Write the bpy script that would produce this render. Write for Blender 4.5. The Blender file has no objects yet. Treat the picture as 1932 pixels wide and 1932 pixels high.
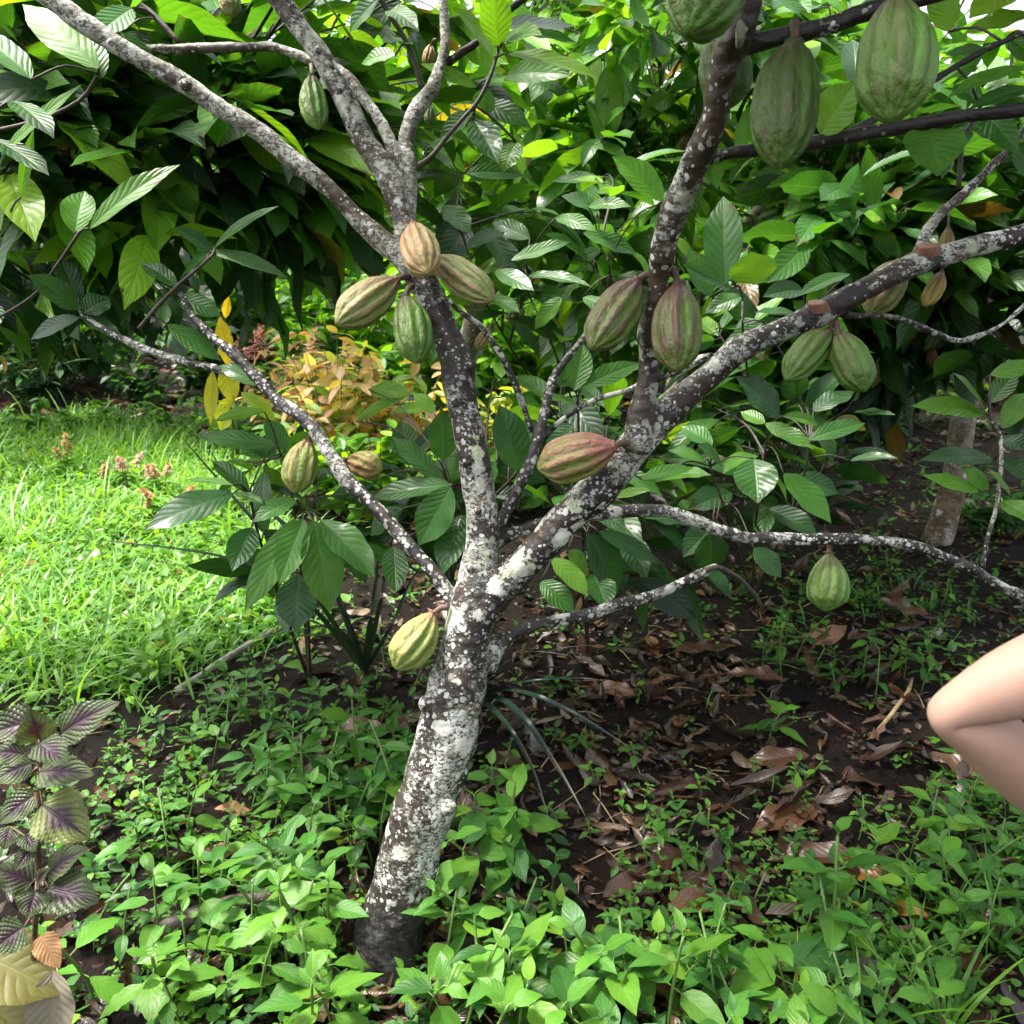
import bpy, bmesh, math, random
import numpy as np
from mathutils import Vector, Matrix, noise as mnoise

random.seed(7)
rng = np.random.default_rng(7)
S = bpy.context.scene
COL = S.collection

# ------------------------------------------------------------------ camera frame
PITCH = math.radians(16.0)
CAM = np.array([0.0, 0.0, 1.4])
FWD = np.array([0.0, math.cos(PITCH), -math.sin(PITCH)])
UPV = np.array([0.0, math.sin(PITCH), math.cos(PITCH)])
RGT = np.array([1.0, 0.0, 0.0])
FPX = 1610.0


def P(x, y, d):
    return CAM + RGT * ((x - 966) / FPX * d) + UPV * ((966 - y) / FPX * d) + FWD * d


def H(x, y):
    x = np.asarray(x, float); y = np.asarray(y, float)
    h = 0.014 * np.sin(2.1 * x + 0.7) * np.sin(1.7 * y + 0.3) + 0.008 * np.sin(5.3 * x - 1.1 + 2.0 * y) \
        + 0.004 * np.sin(13.0 * x + 3.0 * np.sin(4.0 * y)) + 0.003 * np.sin(17.0 * y + 2.0 * np.sin(7.0 * x))
    t = np.clip((y - 7.5) / 9.0, 0, 4)
    return h + 1.3 * t * t / (0.35 + t)


def G(x, y):
    """ground point seen at a picture position"""
    r = RGT * ((x - 966) / FPX) + UPV * ((966 - y) / FPX) + FWD
    t = -CAM[2] / r[2] if r[2] < -0.02 else 60.0
    for _ in range(12):
        p = CAM + r * t
        t -= (p[2] - float(H(p[0], p[1]))) / r[2] * 0.7 if r[2] < -0.02 else 0
    p = CAM + r * t
    p[2] = float(H(p[0], p[1]))
    return p


def proj(p):
    q = np.asarray(p, float) - CAM
    d = q @ FWD
    dd = np.where(np.abs(d) < 1e-3, 1e-3, d)
    return 966 + FPX * (q @ RGT) / dd, 966 - FPX * (q @ UPV) / dd, d


def norm(a):
    a = np.asarray(a, float)
    return a / (np.linalg.norm(a, axis=-1, keepdims=True) + 1e-12)


# ------------------------------------------------------------------ tagging
def tag(o, label=None, cat=None, group=None, kind=None):
    if label: o["label"] = label
    if cat: o["category"] = cat
    if group: o["group"] = group
    if kind: o["kind"] = kind
    return o


def empty(name, loc, label, cat, group=None):
    o = bpy.data.objects.new(name, None)
    o.empty_display_size = 0.05
    o.location = [float(v) for v in loc]
    COL.objects.link(o)
    return tag(o, label, cat, group)


def origin_of(o):
    p = np.zeros(3)
    while o is not None:
        p = p + np.array(o.location)
        o = o.parent
    return p


def mesh_obj(name, me, mats, parent=None):
    for m in (mats if isinstance(mats, (list, tuple)) else [mats]):
        me.materials.append(m)
    o = bpy.data.objects.new(name, me)
    COL.objects.link(o)
    if parent is not None:
        o.parent = parent
    return o


# ------------------------------------------------------------------ mesh accumulator
def prof(shape, v):
    if shape == 'cacao':
        w = np.sin(np.pi * np.clip(v, 0, 1) ** 0.92) ** 0.78
        return w * (1 - 0.5 * np.clip((v - .78) / .22, 0, 1) ** 1.0)
    if shape == 'ovate':
        return np.sin(np.pi * v ** 0.66) ** 0.92 * (1 - .25 * np.clip((v - .7) / .3, 0, 1))
    if shape == 'coleus':
        w = np.sin(np.pi * v ** 0.58) ** 0.8
        return w * (1 + 0.05 * (np.arange(len(v)) % 2 * 2 - 1))
    if shape == 'toothed':
        w = np.sin(np.pi * v ** 0.95) ** 0.9
        return w * (1 + 0.10 * ((np.arange(len(v)) % 2) * 2 - 1) * (v > .35))
    if shape == 'blade':
        return np.clip(v * 5 + .55, 0, 1) * (1 - v ** 1.6) ** 0.9
    if shape == 'strap':
        return np.clip(v * 3 + .8, 0, 1) * (1 - v ** 2.2) ** 0.9
    if shape == 'round':
        return np.sqrt(np.clip(1 - (2 * v - 1) ** 2, 0, 1)) * (1 + .2 * (1 - v))
    return np.sin(np.pi * v)


class Acc:
    def __init__(s):
        s.V = []; s.F = []; s.U = []; s.C = []; s.M = []; s.n = 0

    def _push(s, v, f, uv, c, mat):
        s.V.append(v); s.F.append(f + s.n); s.U.append(uv); s.C.append(c)
        s.M.append(np.full(len(f), mat, np.int32)); s.n += len(v)

    def leaves(s, base, dr, nr, L, W, col, nl=10, nw=6, curl=0.3, fold=0.15, wave=0.05, shape='cacao', mat=0, ragged=0.0):
        base = np.atleast_2d(np.asarray(base, float)); N = len(base)
        if N == 0: return
        d = norm(np.atleast_2d(dr)); n = np.atleast_2d(np.asarray(nr, float))
        n = norm(n - (n * d).sum(1, keepdims=True) * d + 1e-6)
        sd = np.cross(d, n)
        full = lambda a: np.broadcast_to(np.asarray(a, float), (N,)).copy()
        L, W, curl, fold, wave = full(L), full(W), full(curl), full(fold), full(wave)
        curl = np.where(np.abs(curl) < 1e-3, 1e-3, curl)
        v = np.linspace(0, 1, nl + 1); u = np.linspace(-1, 1, nw + 1)
        wv = prof(shape, v)
        th = curl[:, None] * v[None, :]
        al = L[:, None] * np.sin(th) / curl[:, None]
        dn = L[:, None] * (1 - np.cos(th)) / curl[:, None]
        ctr = base[:, None, :] + d[:, None, :] * al[..., None] - n[:, None, :] * dn[..., None]
        nl_ = n[:, None, :] * np.cos(th)[..., None] + d[:, None, :] * np.sin(th)[..., None]
        hw = W[:, None] * 0.5 * wv[None, :]
        ph = rng.uniform(0, 6.28, N)
        tw = rng.normal(0, .12, N)
        lat = hw[:, :, None] * u[None, None, :] * np.cos(fold)[:, None, None]
        if ragged:
            lat = lat * (1 - ragged * rng.random((N, nl + 1, nw + 1)) ** 2 * np.abs(u)[None, None, :])
            cut = rng.uniform(.35, 1.6, N) if ragged > .3 else np.full(N, 2.0); lat = lat * np.where(v[None, :] > cut[:, None], .25, 1.0)[:, :, None]
        up = hw[:, :, None] * np.abs(u)[None, None, :] ** 1.3 * np.sin(fold)[:, None, None]
        wv2 = np.sin(2 * np.pi * v[None, :, None] * 2.3 + ph[:, None, None] + np.sign(u)[None, None, :] * 1.1)
        up = up + wave[:, None, None] * W[:, None, None] * wv2 * (u ** 2)[None, None, :] * wv[None, :, None]
        up = up + lat * tw[:, None, None] * v[None, :, None]
        pos = ctr[:, :, None, :] + sd[:, None, None, :] * lat[..., None] + nl_[:, :, None, :] * up[..., None]
        nv = (nl + 1) * (nw + 1)
        i, j = np.meshgrid(np.arange(nl), np.arange(nw), indexing='ij')
        a = (i * (nw + 1) + j).ravel()
        q = np.stack([a, a + 1, a + nw + 2, a + nw + 1], 1)
        f = (q[None] + (np.arange(N) * nv)[:, None, None]).reshape(-1, 4)
        uu, vv = np.meshgrid(u * .5 + .5, v)
        uv = np.broadcast_to(np.stack([uu.ravel(), vv.ravel()], 1)[None], (N, nv, 2)).reshape(-1, 2)
        col = np.broadcast_to(np.asarray(col, float), (N, 3))
        c = np.repeat(col, nv, 0)
        s._push(pos.reshape(-1, 3), f, uv, c, mat)

    def tube(s, pts, rad, n=6, mat=1, col=(.05, .035, .025), cap=True):
        pts = np.asarray(pts, float); k = len(pts)
        rad = np.broadcast_to(np.asarray(rad, float), (k,))
        t = norm(np.gradient(pts, axis=0))
        ref = np.array([0.31, 0.17, 0.93]) if abs(t[0][2]) < .9 else np.array([1., .1, 0])
        a = norm(ref - (t @ ref)[:, None] * t)
        b = np.cross(t, a)
        ang = np.linspace(0, 2 * np.pi, n, endpoint=False)
        ring = pts[:, None, :] + rad[:, None, None] * (a[:, None, :] * np.cos(ang)[None, :, None] + b[:, None, :] * np.sin(ang)[None, :, None])
        V = ring.reshape(-1, 3)
        i, j = np.meshgrid(np.arange(k - 1), np.arange(n), indexing='ij')
        q = np.stack([i * n + j, i * n + (j + 1) % n, (i + 1) * n + (j + 1) % n, (i + 1) * n + j], -1).reshape(-1, 4)
        if cap:
            V = np.vstack([V, pts[:1], pts[-1:]])
            c0, c1 = k * n, k * n + 1
            qs = []
            for jj in range(0, n, 2):
                qs.append([c0, (jj + 2) % n, (jj + 1) % n, jj])
                o = (k - 1) * n
                qs.append([c1, o + jj, o + (jj + 1) % n, o + (jj + 2) % n])
            q = np.vstack([q, np.array(qs)])
        uv = np.zeros((len(V), 2)); uv[:, 0] = .25
        s._push(V, q, uv, np.broadcast_to(np.asarray(col, float), (len(V), 3)), mat)

    def raw(s, V, F, col=(.5, .5, .5), mat=0, uv=None):
        V = np.asarray(V, float)
        s._push(V, np.asarray(F, int), np.zeros((len(V), 2)) if uv is None else uv, np.broadcast_to(np.asarray(col, float), (len(V), 3)), mat)

    def build(s, name, mats, parent=None, org=None):
        V = np.vstack(s.V); F = np.vstack(s.F); U = np.vstack(s.U); C = np.vstack(s.C); M = np.concatenate(s.M)
        o0 = origin_of(parent) if parent is not None else (np.zeros(3) if org is None else np.asarray(org))
        V = V - o0
        me = bpy.data.meshes.new(name)
        me.vertices.add(len(V)); me.vertices.foreach_set('co', V.astype(np.float32).ravel())
        me.loops.add(F.size); me.loops.foreach_set('vertex_index', F.astype(np.int32).ravel())
        me.polygons.add(len(F))
        me.polygons.foreach_set('loop_start', (np.arange(len(F)) * 4).astype(np.int32))
        me.polygons.foreach_set('material_index', M)
        me.polygons.foreach_set('use_smooth', np.ones(len(F), bool))
        uvl = me.uv_layers.new(name='UVMap')
        uvl.data.foreach_set('uv', U[F.ravel()].astype(np.float32).ravel())
        at = me.attributes.new('col', 'FLOAT_COLOR', 'POINT')
        at.data.foreach_set('color', np.hstack([C, np.ones((len(C), 1))]).astype(np.float32).ravel())
        me.update(calc_edges=True)
        me.validate()
        o = mesh_obj(name, me, mats, parent)
        if parent is None and org is not None:
            o.location = [float(v) for v in org]
        return o


def smooth_path(pts, step=0.02):
    """Catmull-Rom through the rows of pts (any number of columns, xyz first)"""
    p = np.asarray(pts, float)
    if len(p) == 2:
        m = max(2, int(np.linalg.norm(p[1, :3] - p[0, :3]) / step))
        t = np.linspace(0, 1, m + 1)[:, None]
        return p[0] * (1 - t) + p[1] * t
    q = np.vstack([2 * p[0] - p[1], p, 2 * p[-1] - p[-2]])
    out = []
    for i in range(1, len(q) - 2):
        m = max(2, int(np.linalg.norm(q[i + 1, :3] - q[i, :3]) / step))
        for k in range(m):
            t = k / m
            a, b, c, d = q[i - 1], q[i], q[i + 1], q[i + 2]
            out.append(.5 * (2 * b + (c - a) * t + (2 * a - 5 * b + 4 * c - d) * t * t + (3 * b - a - 3 * c + d) * t ** 3))
    out.append(p[-1])
    return np.array(out)


# ------------------------------------------------------------------ node helpers
def new_mat(name):
    m = bpy.data.materials.new(name); m.use_nodes = True
    nt = m.node_tree; nt.nodes.clear()
    return m, nt


class NB:
    def __init__(s, nt): s.nt = nt
    def n(s, typ, **kw):
        nd = s.nt.nodes.new(typ)
        for k, v in kw.items(): setattr(nd, k, v)
        return nd
    def set(s, sock, val):
        if isinstance(val, bpy.types.NodeSocket): s.nt.links.new(val, sock)
        elif val is not None: sock.default_value = val
    def math(s, op, a, b=0.0, c=None, clamp=False):
        nd = s.n('ShaderNodeMath', operation=op, use_clamp=clamp)
        s.set(nd.inputs[0], a); s.set(nd.inputs[1], b)
        if c is not None: s.set(nd.inputs[2], c)
        return nd.outputs[0]
    def step(s, x, lo, hi, a=0.0, b=1.0):
        nd = s.n('ShaderNodeMapRange', interpolation_type='SMOOTHSTEP')
        s.set(nd.inputs[0], x); s.set(nd.inputs[1], lo); s.set(nd.inputs[2], hi); s.set(nd.inputs[3], a); s.set(nd.inputs[4], b)
        return nd.outputs[0]
    def noise(s, vec, scale, detail=3, rough=.55, dist=0.0):
        nd = s.n('ShaderNodeTexNoise')
        if vec is not None: s.set(nd.inputs['Vector'], vec)
        nd.inputs['Scale'].default_value = scale; nd.inputs['Detail'].default_value = detail
        nd.inputs['Roughness'].default_value = rough; nd.inputs['Distortion'].default_value = dist
        return nd.outputs['Fac']
    def voro(s, vec, scale, feature='F1', rand=1.0):
        nd = s.n('ShaderNodeTexVoronoi', feature=feature)
        s.set(nd.inputs['Vector'], vec); nd.inputs['Scale'].default_value = scale; nd.inputs['Randomness'].default_value = rand
        return nd
    def mix(s, f, a, b, typ='MIX'):
        nd = s.n('ShaderNodeMix', data_type='RGBA', blend_type=typ)
        s.set(nd.inputs[0], f); s.set(nd.inputs[6], a if isinstance(a, bpy.types.NodeSocket) else (*a, 1) if len(a) == 3 else a)
        s.set(nd.inputs[7], b if isinstance(b, bpy.types.NodeSocket) else (*b, 1) if len(b) == 3 else b)
        return nd.outputs[2]
    def scale(s, col, k):
        nd = s.n('ShaderNodeVectorMath', operation='SCALE')
        s.set(nd.inputs[0], col); s.set(nd.inputs['Scale'], k)
        return nd.outputs[0]
    def bump(s, h, strength=.5, dist=.01, nrm=None):
        nd = s.n('ShaderNodeBump'); s.set(nd.inputs['Height'], h)
        nd.inputs['Strength'].default_value = strength; nd.inputs['Distance'].default_value = dist
        if nrm is not None: s.set(nd.inputs['Normal'], nrm)
        return nd.outputs[0]
    def out(s, sh):
        o = s.n('ShaderNodeOutputMaterial'); s.nt.links.new(sh, o.inputs['Surface'])


def leaf_mat(name, nv=9.0, slant=.24, rough=.40, trans=.40, vein=.20, bump=.34, bdist=.004, coat=.0, pattern=None, tcol=(1.9, 1.75, .5), spec=.42, mott=.3):
    m, nt = new_mat(name); b = NB(nt)
    col = b.n('ShaderNodeAttribute', attribute_name='col').outputs['Color']
    uvn = b.n('ShaderNodeUVMap', uv_map='UVMap'); sep = b.n('ShaderNodeSeparateXYZ'); nt.links.new(uvn.outputs[0], sep.inputs[0])
    tc = b.n('ShaderNodeTexCoord').outputs['Object']
    a = b.math('ABSOLUTE', b.math('MULTIPLY_ADD', sep.outputs[0], 2.0, -1.0))
    v = sep.outputs[1]
    wob = b.math('MULTIPLY', b.math('SUBTRACT', b.noise(tc, 22, 2), .5), .03)
    sv = b.math('MULTIPLY', b.math('ADD', b.math('SUBTRACT', v, b.math('MULTIPLY', b.math('POWER', a, 1.15), slant)), wob), nv)
    fr = b.math('FRACT', sv)
    dist = b.math('ABSOLUTE', b.math('MULTIPLY_ADD', fr, 2.0, -1.0))       # 1 on a side vein
    side = b.math('MULTIPLY', b.step(dist, .88, 1.0), b.step(a, 1.0, .75))
    mid = b.step(a, .075, .02)
    vm = b.math('MAXIMUM', b.math('MULTIPLY', side, .7), mid)
    mot = b.noise(tc, 18, 4, .6)
    base = b.scale(col, b.math('MULTIPLY_ADD', mot, mott * 2, 1 - mott))
    if pattern == 'coleus':
        rim = b.math('ADD', b.math('MULTIPLY', a, .8), b.math('MULTIPLY', b.math('ABSOLUTE', b.math('SUBTRACT', v, .42)), 1.15))
        rim = b.math('ADD', rim, b.math('MULTIPLY', b.math('SUBTRACT', mot, .5), .45))
        g = b.step(b.math('SUBTRACT', rim, b.math('MULTIPLY', vm, .55)), .20, .70)
        base = b.mix(g, (.030, .013, .021), base)
        base = b.mix(b.math('MULTIPLY', vm, .75), base, (.028, .012, .022))
    else:
        base = b.mix(b.math('MULTIPLY', vm, vein), base, b.scale(b.mix(.35, base, (.22, .30, .08)), 1.25))
    # blemishes: small brown bites
    vo = b.voro(tc, 38); spot = b.math('MULTIPLY', b.step(vo.outputs['Distance'], .13, .08), b.step(b.noise(tc, 7, 2), .60, .66))
    base = b.mix(b.math('MULTIPLY', spot, .8), base, (.10, .06, .025))
    tipb = b.step(b.math('ADD', b.math('ADD', b.math('MULTIPLY', v, .55), b.math('MULTIPLY', a, .22)), b.math('MULTIPLY', b.noise(tc, 13, 3), 1.0)), 1.22, 1.27)
    base = b.mix(b.math('MULTIPLY', tipb, .85), base, (.085, .05, .02))
    pil = b.math('MULTIPLY', b.math('SUBTRACT', 1.0, b.math('POWER', dist, 2.0)), b.step(a, .02, .3))
    h = b.math('ADD', b.math('MULTIPLY', pil, .8), b.math('MULTIPLY', b.noise(tc, 90, 3), .35))
    h = b.math('SUBTRACT', h, b.math('MULTIPLY', mid, .6))
    nrm = b.bump(h, bump, bdist)
    pr = b.n('ShaderNodeBsdfPrincipled')
    b.set(pr.inputs['Base Color'], base); b.set(pr.inputs['Normal'], nrm)
    b.set(pr.inputs['Roughness'], b.step(b.noise(tc, 9, 3), .3, .7, rough * .72, rough * 1.35))
    pr.inputs['Specular IOR Level'].default_value = spec
    pr.inputs['Coat Weight'].default_value = coat; pr.inputs['Coat Roughness'].default_value = .12
    tr = b.n('ShaderNodeBsdfTranslucent')
    vv = b.n('ShaderNodeVectorMath', operation='MULTIPLY'); b.set(vv.inputs[0], base); vv.inputs[1].default_value = tcol
    b.set(tr.inputs['Color'], vv.outputs[0]); b.set(tr.inputs['Normal'], nrm)
    ms = b.n('ShaderNodeMixShader'); ms.inputs[0].default_value = trans
    nt.links.new(pr.outputs[0], ms.inputs[1]); nt.links.new(tr.outputs[0], ms.inputs[2])
    b.out(ms.outputs[0])
    return m


def bark_mat(name, lichen=.5, dark=(.009, .006, .005), light=(.046, .030, .020), spots=1.0, green=.5, orange=.4, base_wet=False, scale=1.0, rough=.62):
    m, nt = new_mat(name); b = NB(nt)
    tc = b.n('ShaderNodeTexCoord').outputs['Object']
    mp = b.n('ShaderNodeMapping'); nt.links.new(tc, mp.inputs[0]); mp.inputs['Scale'].default_value = (1, 1, 1.7)
    st = mp.outputs[0]
    n1 = b.noise(tc, 9 * scale, 5, .65); n2 = b.noise(st, 34 * scale, 5, .7, .3); n3 = b.noise(tc, 110 * scale, 4, .7)
    base = b.mix(b.step(b.math('ADD', b.math('MULTIPLY', n1, .6), b.math('MULTIPLY', n2, .4)), .38, .66), dark, light)
    # crustose lichen: ragged sheets broken by the bark's own grain, and small freckles
    n5 = b.noise(st, 75 * scale, 6, .8, .3)
    patch = b.math('ADD', b.math('MULTIPLY', b.noise(tc, 8.5 * scale, 4, .6, .4), .58), b.math('MULTIPLY', n5, .42))
    t = .60 - .17 * lichen
    area = b.noise(tc, 5.0 * scale, 2, .5)                       # broad bare and overgrown stretches
    patch = b.math('ADD', patch, b.math('MULTIPLY', b.math('SUBTRACT', area, .5), .42))
    sheet = b.step(patch, t, t + .035)
    crack = b.step(b.noise(st, 120 * scale, 5, .85), .44, .52)
    sheet = b.math('MULTIPLY', sheet, crack)
    def dots(sc, r, thr):
        vo = b.voro(tc, sc * scale)
        wn = b.n('ShaderNodeSeparateColor'); nt.links.new(vo.outputs['Color'], wn.inputs[0])
        dd = b.math('ADD', vo.outputs['Distance'], b.math('ADD', b.math('MULTIPLY', b.math('SUBTRACT', n3, .5), .8), b.math('MULTIPLY', b.math('SUBTRACT', n5, .5), 1.2)))
        rr = b.math('MULTIPLY', wn.outputs[1], r)
        return b.math('MULTIPLY', b.step(b.math('SUBTRACT', dd, rr), .05, -.03), b.step(wn.outputs[0], thr, thr + .02))
    d1 = dots(25, .56, 1 - .46 * spots); d2 = dots(85, .62, 1 - .62 * spots); d3 = dots(150, .55, 1 - .34 * spots)
    few = b.step(area, .36, .52)
    d2 = b.math('MULTIPLY', d2, few)
    white = b.math('MAXIMUM', sheet, b.math('MAXIMUM', b.math('MAXIMUM', d1, d3), d2))
    wcol = b.mix(b.step(b.noise(tc, 26 * scale, 3), .35, .65), (.34, .335, .275), (.64, .64, .585))
    c = b.mix(white, base, wcol)
    gp = b.math('ADD', b.math('MULTIPLY', b.noise(tc, 10 * scale, 2, .5), .75), b.math('MULTIPLY', b.noise(tc, 60 * scale, 4, .7), .25))
    gm = b.step(gp, .70 - .12 * green, .72 - .12 * green)
    c = b.mix(b.math('MULTIPLY', gm, .9), c, b.mix(n3, (.38, .44, .27), (.56, .62, .44)))
    om = b.math('MULTIPLY', b.step(b.noise(tc, 15 * scale, 5, .7), .66 - .06 * orange, .72 - .06 * orange), .8 * min(1, orange * 1.5))
    c = b.mix(om, c, (.26, .13, .035))
    if base_wet:
        sx = b.n('ShaderNodeSeparateXYZ'); nt.links.new(tc, sx.inputs[0])
        z = b.math('ADD', sx.outputs[2], b.math('MULTIPLY', b.math('SUBTRACT', b.noise(tc, 11, 5, .7), .5), .32))
        w = b.step(z, .19, .13)
        c = b.mix(b.math('MULTIPLY', w, .93), c, b.mix(b.step(n2, .45, .7), (.006, .0045, .0045), (.024, .018, .016)))
    h = b.math('ADD', b.math('MULTIPLY', n2, .7), b.math('ADD', b.math('MULTIPLY', n3, .35), b.math('MULTIPLY', white, .28)))
    rg = b.n('ShaderNodeTexWave', wave_type='BANDS', bands_direction='Z'); nt.links.new(tc, rg.inputs['Vector'])
    rg.inputs['Scale'].default_value = 14; rg.inputs['Distortion'].default_value = 9; rg.inputs['Detail'].default_value = 3
    h = b.math('ADD', h, b.math('MULTIPLY', rg.outputs['Fac'], .18))
    pr = b.n('ShaderNodeBsdfPrincipled')
    b.set(pr.inputs['Base Color'], c); b.set(pr.inputs['Normal'], b.bump(h, .8, .006))
    b.set(pr.inputs['Roughness'], b.math('MULTIPLY_ADD', white, .25, rough - .1))
    b.out(pr.outputs[0])
    return m


def simple_mat(name, c1, c2, sc=20, rough=.6, bump=.3, bd=.004, spec=.5, sss=0.0):
    m, nt = new_mat(name); b = NB(nt)
    tc = b.n('ShaderNodeTexCoord').outputs['Object']
    n1 = b.noise(tc, sc, 5, .65); n2 = b.noise(tc, sc * 5, 4, .7)
    f = b.math('ADD', b.math('MULTIPLY', n1, .65), b.math('MULTIPLY', n2, .35))
    pr = b.n('ShaderNodeBsdfPrincipled')
    b.set(pr.inputs['Base Color'], b.mix(b.step(f, .35, .65), c1, c2))
    b.set(pr.inputs['Normal'], b.bump(f, bump, bd))
    pr.inputs['Roughness'].default_value = rough
    pr.inputs['Specular IOR Level'].default_value = spec
    if sss:
        pr.inputs['Subsurface Weight'].default_value = sss
        pr.inputs['Subsurface Radius'].default_value = (1, .35, .2); pr.inputs['Subsurface Scale'].default_value = .012
    b.out(pr.outputs[0])
    return m


def pod_mat(name, ridge, furrow, crown, tipc=None, crown_len=.35, gloss=.42):
    """ridge / furrow colours follow the ribs (u), crown colour sits at the stalk end (v)"""
    m, nt = new_mat(name); b = NB(nt)
    uvn = b.n('ShaderNodeUVMap', uv_map='UVMap'); sep = b.n('ShaderNodeSeparateXYZ'); nt.links.new(uvn.outputs[0], sep.inputs[0])
    tc = b.n('ShaderNodeTexCoord').outputs['Object']
    col = b.n('ShaderNodeAttribute', attribute_name='col'); rib = b.n('ShaderNodeSeparateColor'); nt.links.new(col.outputs['Color'], rib.inputs[0])
    mp = b.n('ShaderNodeMapping'); nt.links.new(tc, mp.inputs[0]); mp.inputs['Scale'].default_value = (1, 1, .45)
    n1 = b.noise(mp.outputs[0], 34, 5, .65); n2 = b.noise(tc, 150, 4, .7); n0 = b.noise(tc, 11, 2)
    m3 = b.n('ShaderNodeMapping'); nt.links.new(tc, m3.inputs[0]); m3.inputs['Scale'].default_value = (1, 1, .16)
    n4 = b.noise(m3.outputs[0], 26, 3, .5)
    f = b.math('ADD', b.math('ADD', b.math('MULTIPLY', rib.outputs[0], .26), b.math('MULTIPLY', n1, .45)), b.math('MULTIPLY', n4, 1.0))
    c = b.mix(b.step(f, .66, 1.12), furrow, ridge)
    v = b.math('ADD', sep.outputs[1], b.math('MULTIPLY', b.math('SUBTRACT', n1, .5), .30))
    cr = b.math('MULTIPLY', b.step(v, crown_len, crown_len * .2), b.math('MULTIPLY_ADD', rib.outputs[0], .5, .5))
    c = b.mix(b.math('MULTIPLY', cr, .85), c, crown)
    if tipc: c = b.mix(b.math('MULTIPLY', b.step(v, .8, 1.0), .7), c, tipc)
    furrow_dark = b.math('MULTIPLY', b.step(rib.outputs[0], .34, .04), b.step(n1, .36, .62))
    c = b.mix(b.math('MULTIPLY', b.step(rib.outputs[0], .30, .02), .34), c, (.035, .038, .012))  # darker tone along the furrow lines, stronger in noise patches
    c = b.mix(b.math('MULTIPLY', furrow_dark, .62), c, (.05, .036, .02))
    vo = b.voro(tc, 165); spk = b.math('MULTIPLY', b.step(vo.outputs['Distance'], .2, .1), b.step(b.noise(tc, 26, 2), .52, .62))
    c = b.mix(b.math('MULTIPLY', spk, .5), c, (.42, .40, .28))
    vd = b.voro(tc, 70); dk = b.math('MULTIPLY', b.step(vd.outputs['Distance'], .16, .08), b.step(b.noise(tc, 14, 2), .55, .62))
    c = b.mix(b.math('MULTIPLY', dk, .7), c, (.035, .025, .018))
    h = b.math('ADD', b.math('MULTIPLY', b.voro(mp.outputs[0], 80).outputs['Distance'], -.6), b.math('ADD', b.math('MULTIPLY', n1, 1.5), b.math('MULTIPLY', n2, .35)))
    pr = b.n('ShaderNodeBsdfPrincipled')
    b.set(pr.inputs['Base Color'], b.scale(c, b.math('MULTIPLY_ADD', n1, .5, .72))); b.set(pr.inputs['Normal'], b.bump(h, .95, .006))
    b.set(pr.inputs['Roughness'], b.step(n0, .3, .7, gloss * .8, gloss * 1.3))
    pr.inputs['Specular IOR Level'].default_value = .36
    b.out(pr.outputs[0])
    return m


M = {}
M['leaf'] = leaf_mat('cacao_leaf_surface', coat=.12)
M['leaf_far'] = leaf_mat('far_leaf_surface', nv=7, bump=.3, bdist=.006, trans=.5)
M['weed'] = leaf_mat('weed_leaf_surface', nv=6, slant=.35, rough=.42, trans=.34, vein=.2, bump=.25, bdist=.002, spec=.28)
M['grass'] = leaf_mat('grass_blade_surface', nv=1, rough=.42, trans=.4, vein=.12, bump=.05, bdist=.001)
M['strap'] = leaf_mat('strap_leaf_surface', nv=1, spec=.25, rough=.42, trans=.08, vein=.1, bump=.1, bdist=.001)
M['coleus'] = leaf_mat('coleus_leaf_surface', nv=7, slant=.45, rough=.5, trans=.22, vein=.3, bump=.7, bdist=.003, pattern='coleus')
M['petal'] = leaf_mat('plume_surface', nv=3, rough=.55, trans=.4, bump=.1, tcol=(1.3, 1.1, .9))
M['dry'] = leaf_mat('fallen_leaf_surface', nv=11, rough=.30, trans=.05, vein=.10, bump=.3, bdist=.002, spec=.5, tcol=(1.2, .9, .6), mott=.45)
M['drypale'] = leaf_mat('pale_fallen_leaf_surface', nv=9, rough=.55, trans=.1, vein=.15, bump=.4, bdist=.003, tcol=(1.2, .9, .6), mott=.2)
M['bark'] = bark_mat('cacao_trunk_bark', lichen=.64, spots=.8, green=.7, orange=.45, base_wet=True)
M['bark_mid'] = bark_mat('cacao_limb_bark', lichen=.50, spots=.95, green=.55, orange=.5)
M['bark_spot'] = bark_mat('cacao_branch_bark', lichen=.42, spots=.9, green=.35, orange=.15, dark=(.008, .006, .006), light=(.04, .031, .028))
M['bark_grey'] = bark_mat('cacao_upper_bark', lichen=.80, spots=.7, green=.3, orange=.15, dark=(.022, .015, .011), light=(.135, .098, .07))
M['bark_brown'] = bark_mat('cacao_brown_bark', lichen=.30, spots=.35, green=.45, orange=.1, dark=(.020, .014, .010), light=(.095, .066, .044))
M['bark_dark'] = bark_mat('cacao_dark_bark', lichen=.12, spots=.12, green=.1, orange=.05, dark=(.008, .006, .005), light=(.028, .021, .017))  # backlit shade of the upper right branches is put into this colour
M['bark_tan'] = bark_mat('neighbour_bark', lichen=.42, spots=.3, green=.2, orange=.6, dark=(.085, .062, .038), light=(.30, .225, .135))
M['twig'] = simple_mat('twig_bark', (.018, .013, .010), (.065, .048, .034), 40, .6, .5)
M['stem'] = simple_mat('green_stem', (.06, .13, .02), (.13, .22, .05), 30, .5, .2)
M['stem_red'] = simple_mat('reddish_stem', (.05, .025, .018), (.12, .07, .04), 30, .5, .2)
M['stalk'] = simple_mat('pod_stalk_surface', (.06, .036, .022), (.13, .07, .048), 60, .6, .4, .002)
M['cutwood'] = simple_mat('cut_wood', (.15, .068, .042), (.24, .12, .075), 60, .6, .5, .002)
M['cutpale'] = simple_mat('fresh_cut_wood', (.42, .24, .12), (.6, .4, .22), 60, .6, .4, .002)
M['log'] = simple_mat('rotting_wood', (.012, .009, .008), (.075, .05, .035), 14, .5, .9, .01)
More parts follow.
